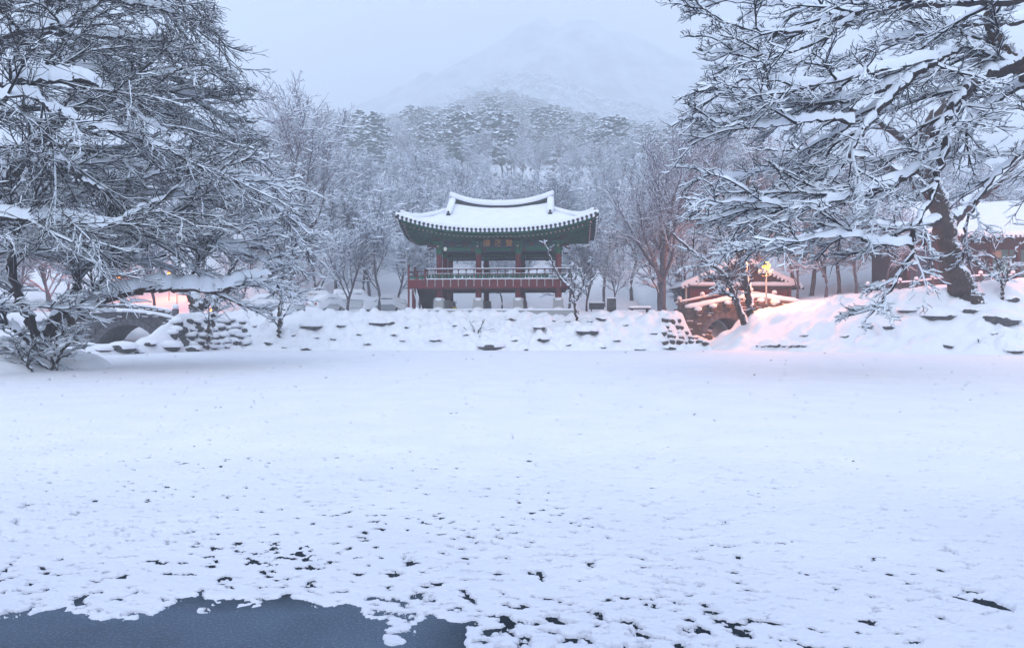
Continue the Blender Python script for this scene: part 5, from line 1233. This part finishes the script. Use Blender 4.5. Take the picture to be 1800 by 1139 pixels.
for px, w, lb in ((478, 6.5, 'thick dark trunk standing behind the silver hatchback'), (510, 4.5, 'thinner dark trunk standing behind the white car tail')):
    shaped('straight_tree', lb, base_at(px, 545, 64), [[(px,550,64,w),(px+1,520,64,w),(px+2,480,64,w*.9),(px+2,420,64,w*.7),(px+3,360,64,w*.4),(px+3,300,64,w*.2)], [(px+2,440,64,2.5),(px+40,400,64,1.8),(px+60,350,64,1)], [(px+2,420,64,2.5),(px-40,380,64,1.8),(px-60,330,64,1)]], 35+px, len1=3.2, dens=1.0)
shaped('leaning_tree', 'two stemmed snow lined tree leaning left in front of the right bridge', base_at(1306, 565, 50.5), [
    [(1310,570,50.5,6),(1300,545,50.5,5.5),(1290,515,50.5,5),(1278,490,50.5,4.5),(1262,473,50.5,4),(1240,458,50.5,3.4),(1215,440,50.5,2.6),(1180,410,50.5,1.6)],
    [(1293,527,50.5,3),(1275,515,50.5,2.8),(1262,500,50.5,2.4),(1254,480,50.5,1.8)], [(1290,515,50.5,4),(1282,480,50.5,3),(1270,430,50.5,2.2),(1262,380,50.5,1.4)]], 36, len1=2.6, bias=(-.2, 0, .15))
shaped('straight_tree', 'brown trunk lit orange just left of the street lamp', base_at(1318, 552, 52), [
    [(1320,560,52,8),(1316,520,52,7),(1308,480,52,6.5),(1304,440,52,5.5),(1306,400,52,4.5),(1312,350,52,3),(1320,300,52,2)], [(1306,440,52,4),(1330,400,52,3),(1350,350,52,2)], [(1306,460,52,4),(1285,420,52,3.4),(1276,370,52,2.6),(1265,320,52,1.6)]], 37, len1=3.2, dens=1.1)
shaped('little_tree', 'little bare snow lined tree on the right bank before the long hall', base_at(1763, 535, 45), [
    [(1763,540,45,3.6),(1761,515,45,3.2),(1764,497,45,3),(1772,480,45,2.4),(1782,455,45,1.8),(1790,430,45,1)], [(1763,500,45,2.6),(1745,485,45,2.2),(1725,468,45,1.7),(1705,450,45,1)], [(1766,490,45,2),(1755,465,45,1.6),(1745,440,45,1)]], 38, len1=1.9, sub=(6,4,0), tw=.014)
shaped('shrub', 'small leafless shrub poking out of the snow below the pavilion', base_at(838, 597, 50), [
    [(838,600,50,1.4),(834,580,50,1.1),(826,566,50,.7)], [(838,600,50,1.4),(842,582,50,1.1),(852,562,50,.7)], [(838,598,50,1.2),(848,588,50,.9),(864,578,50,.6)], [(838,598,50,1.2),(830,588,50,.9),(815,575,50,.6)]], 39, len1=.55, sub=(2,0,0) if False else (2,1,0), dens=1.6, hs=(.03,.025,.02), tw=.009)
shaped('snag', 'tiny forked dead stem in the snow low on the right bank', base_at(1725, 616, 42), [
    [(1726,618,42,1.6),(1724,606,42,1.3),(1718,597,42,.8)], [(1725,608,42,1.2),(1732,603,42,.8)]], 40, len1=.35, sub=(2,1,0), dens=2, hs=(.02,.02,.02), tw=.008)
shaped('bush', 'dense twiggy bush spilling over the near left bank', base_at(95, 628, 27.6), [
    [(95,650,27.6,3),(90,620,27.6,2.6),(70,590,27.5,2),(55,560,27.4,1)], [(98,650,27.4,3),(112,615,27.3,2.4),(132,590,27.2,1.6),(150,568,27.1,1)], [(92,652,27.2,3),(60,630,27,2.2),(30,600,26.8,1.4),(0,575,26.6,1)],
    [(90,650,27,2.4),(95,610,26.8,2),(110,575,26.7,1)], [(60,655,26.6,2.4),(40,630,26.4,2),(10,610,26.2,1)]], 41, len1=1.0, dens=2.4, sub=(7,5,0), bias=(.1,0,.1), bare=.35, hs=(.06,.06,.04), tw=.010)

_t = sum(len(me.loops)-2*len(me.polygons) for me in bpy.data.meshes); print('TRIS', _t)
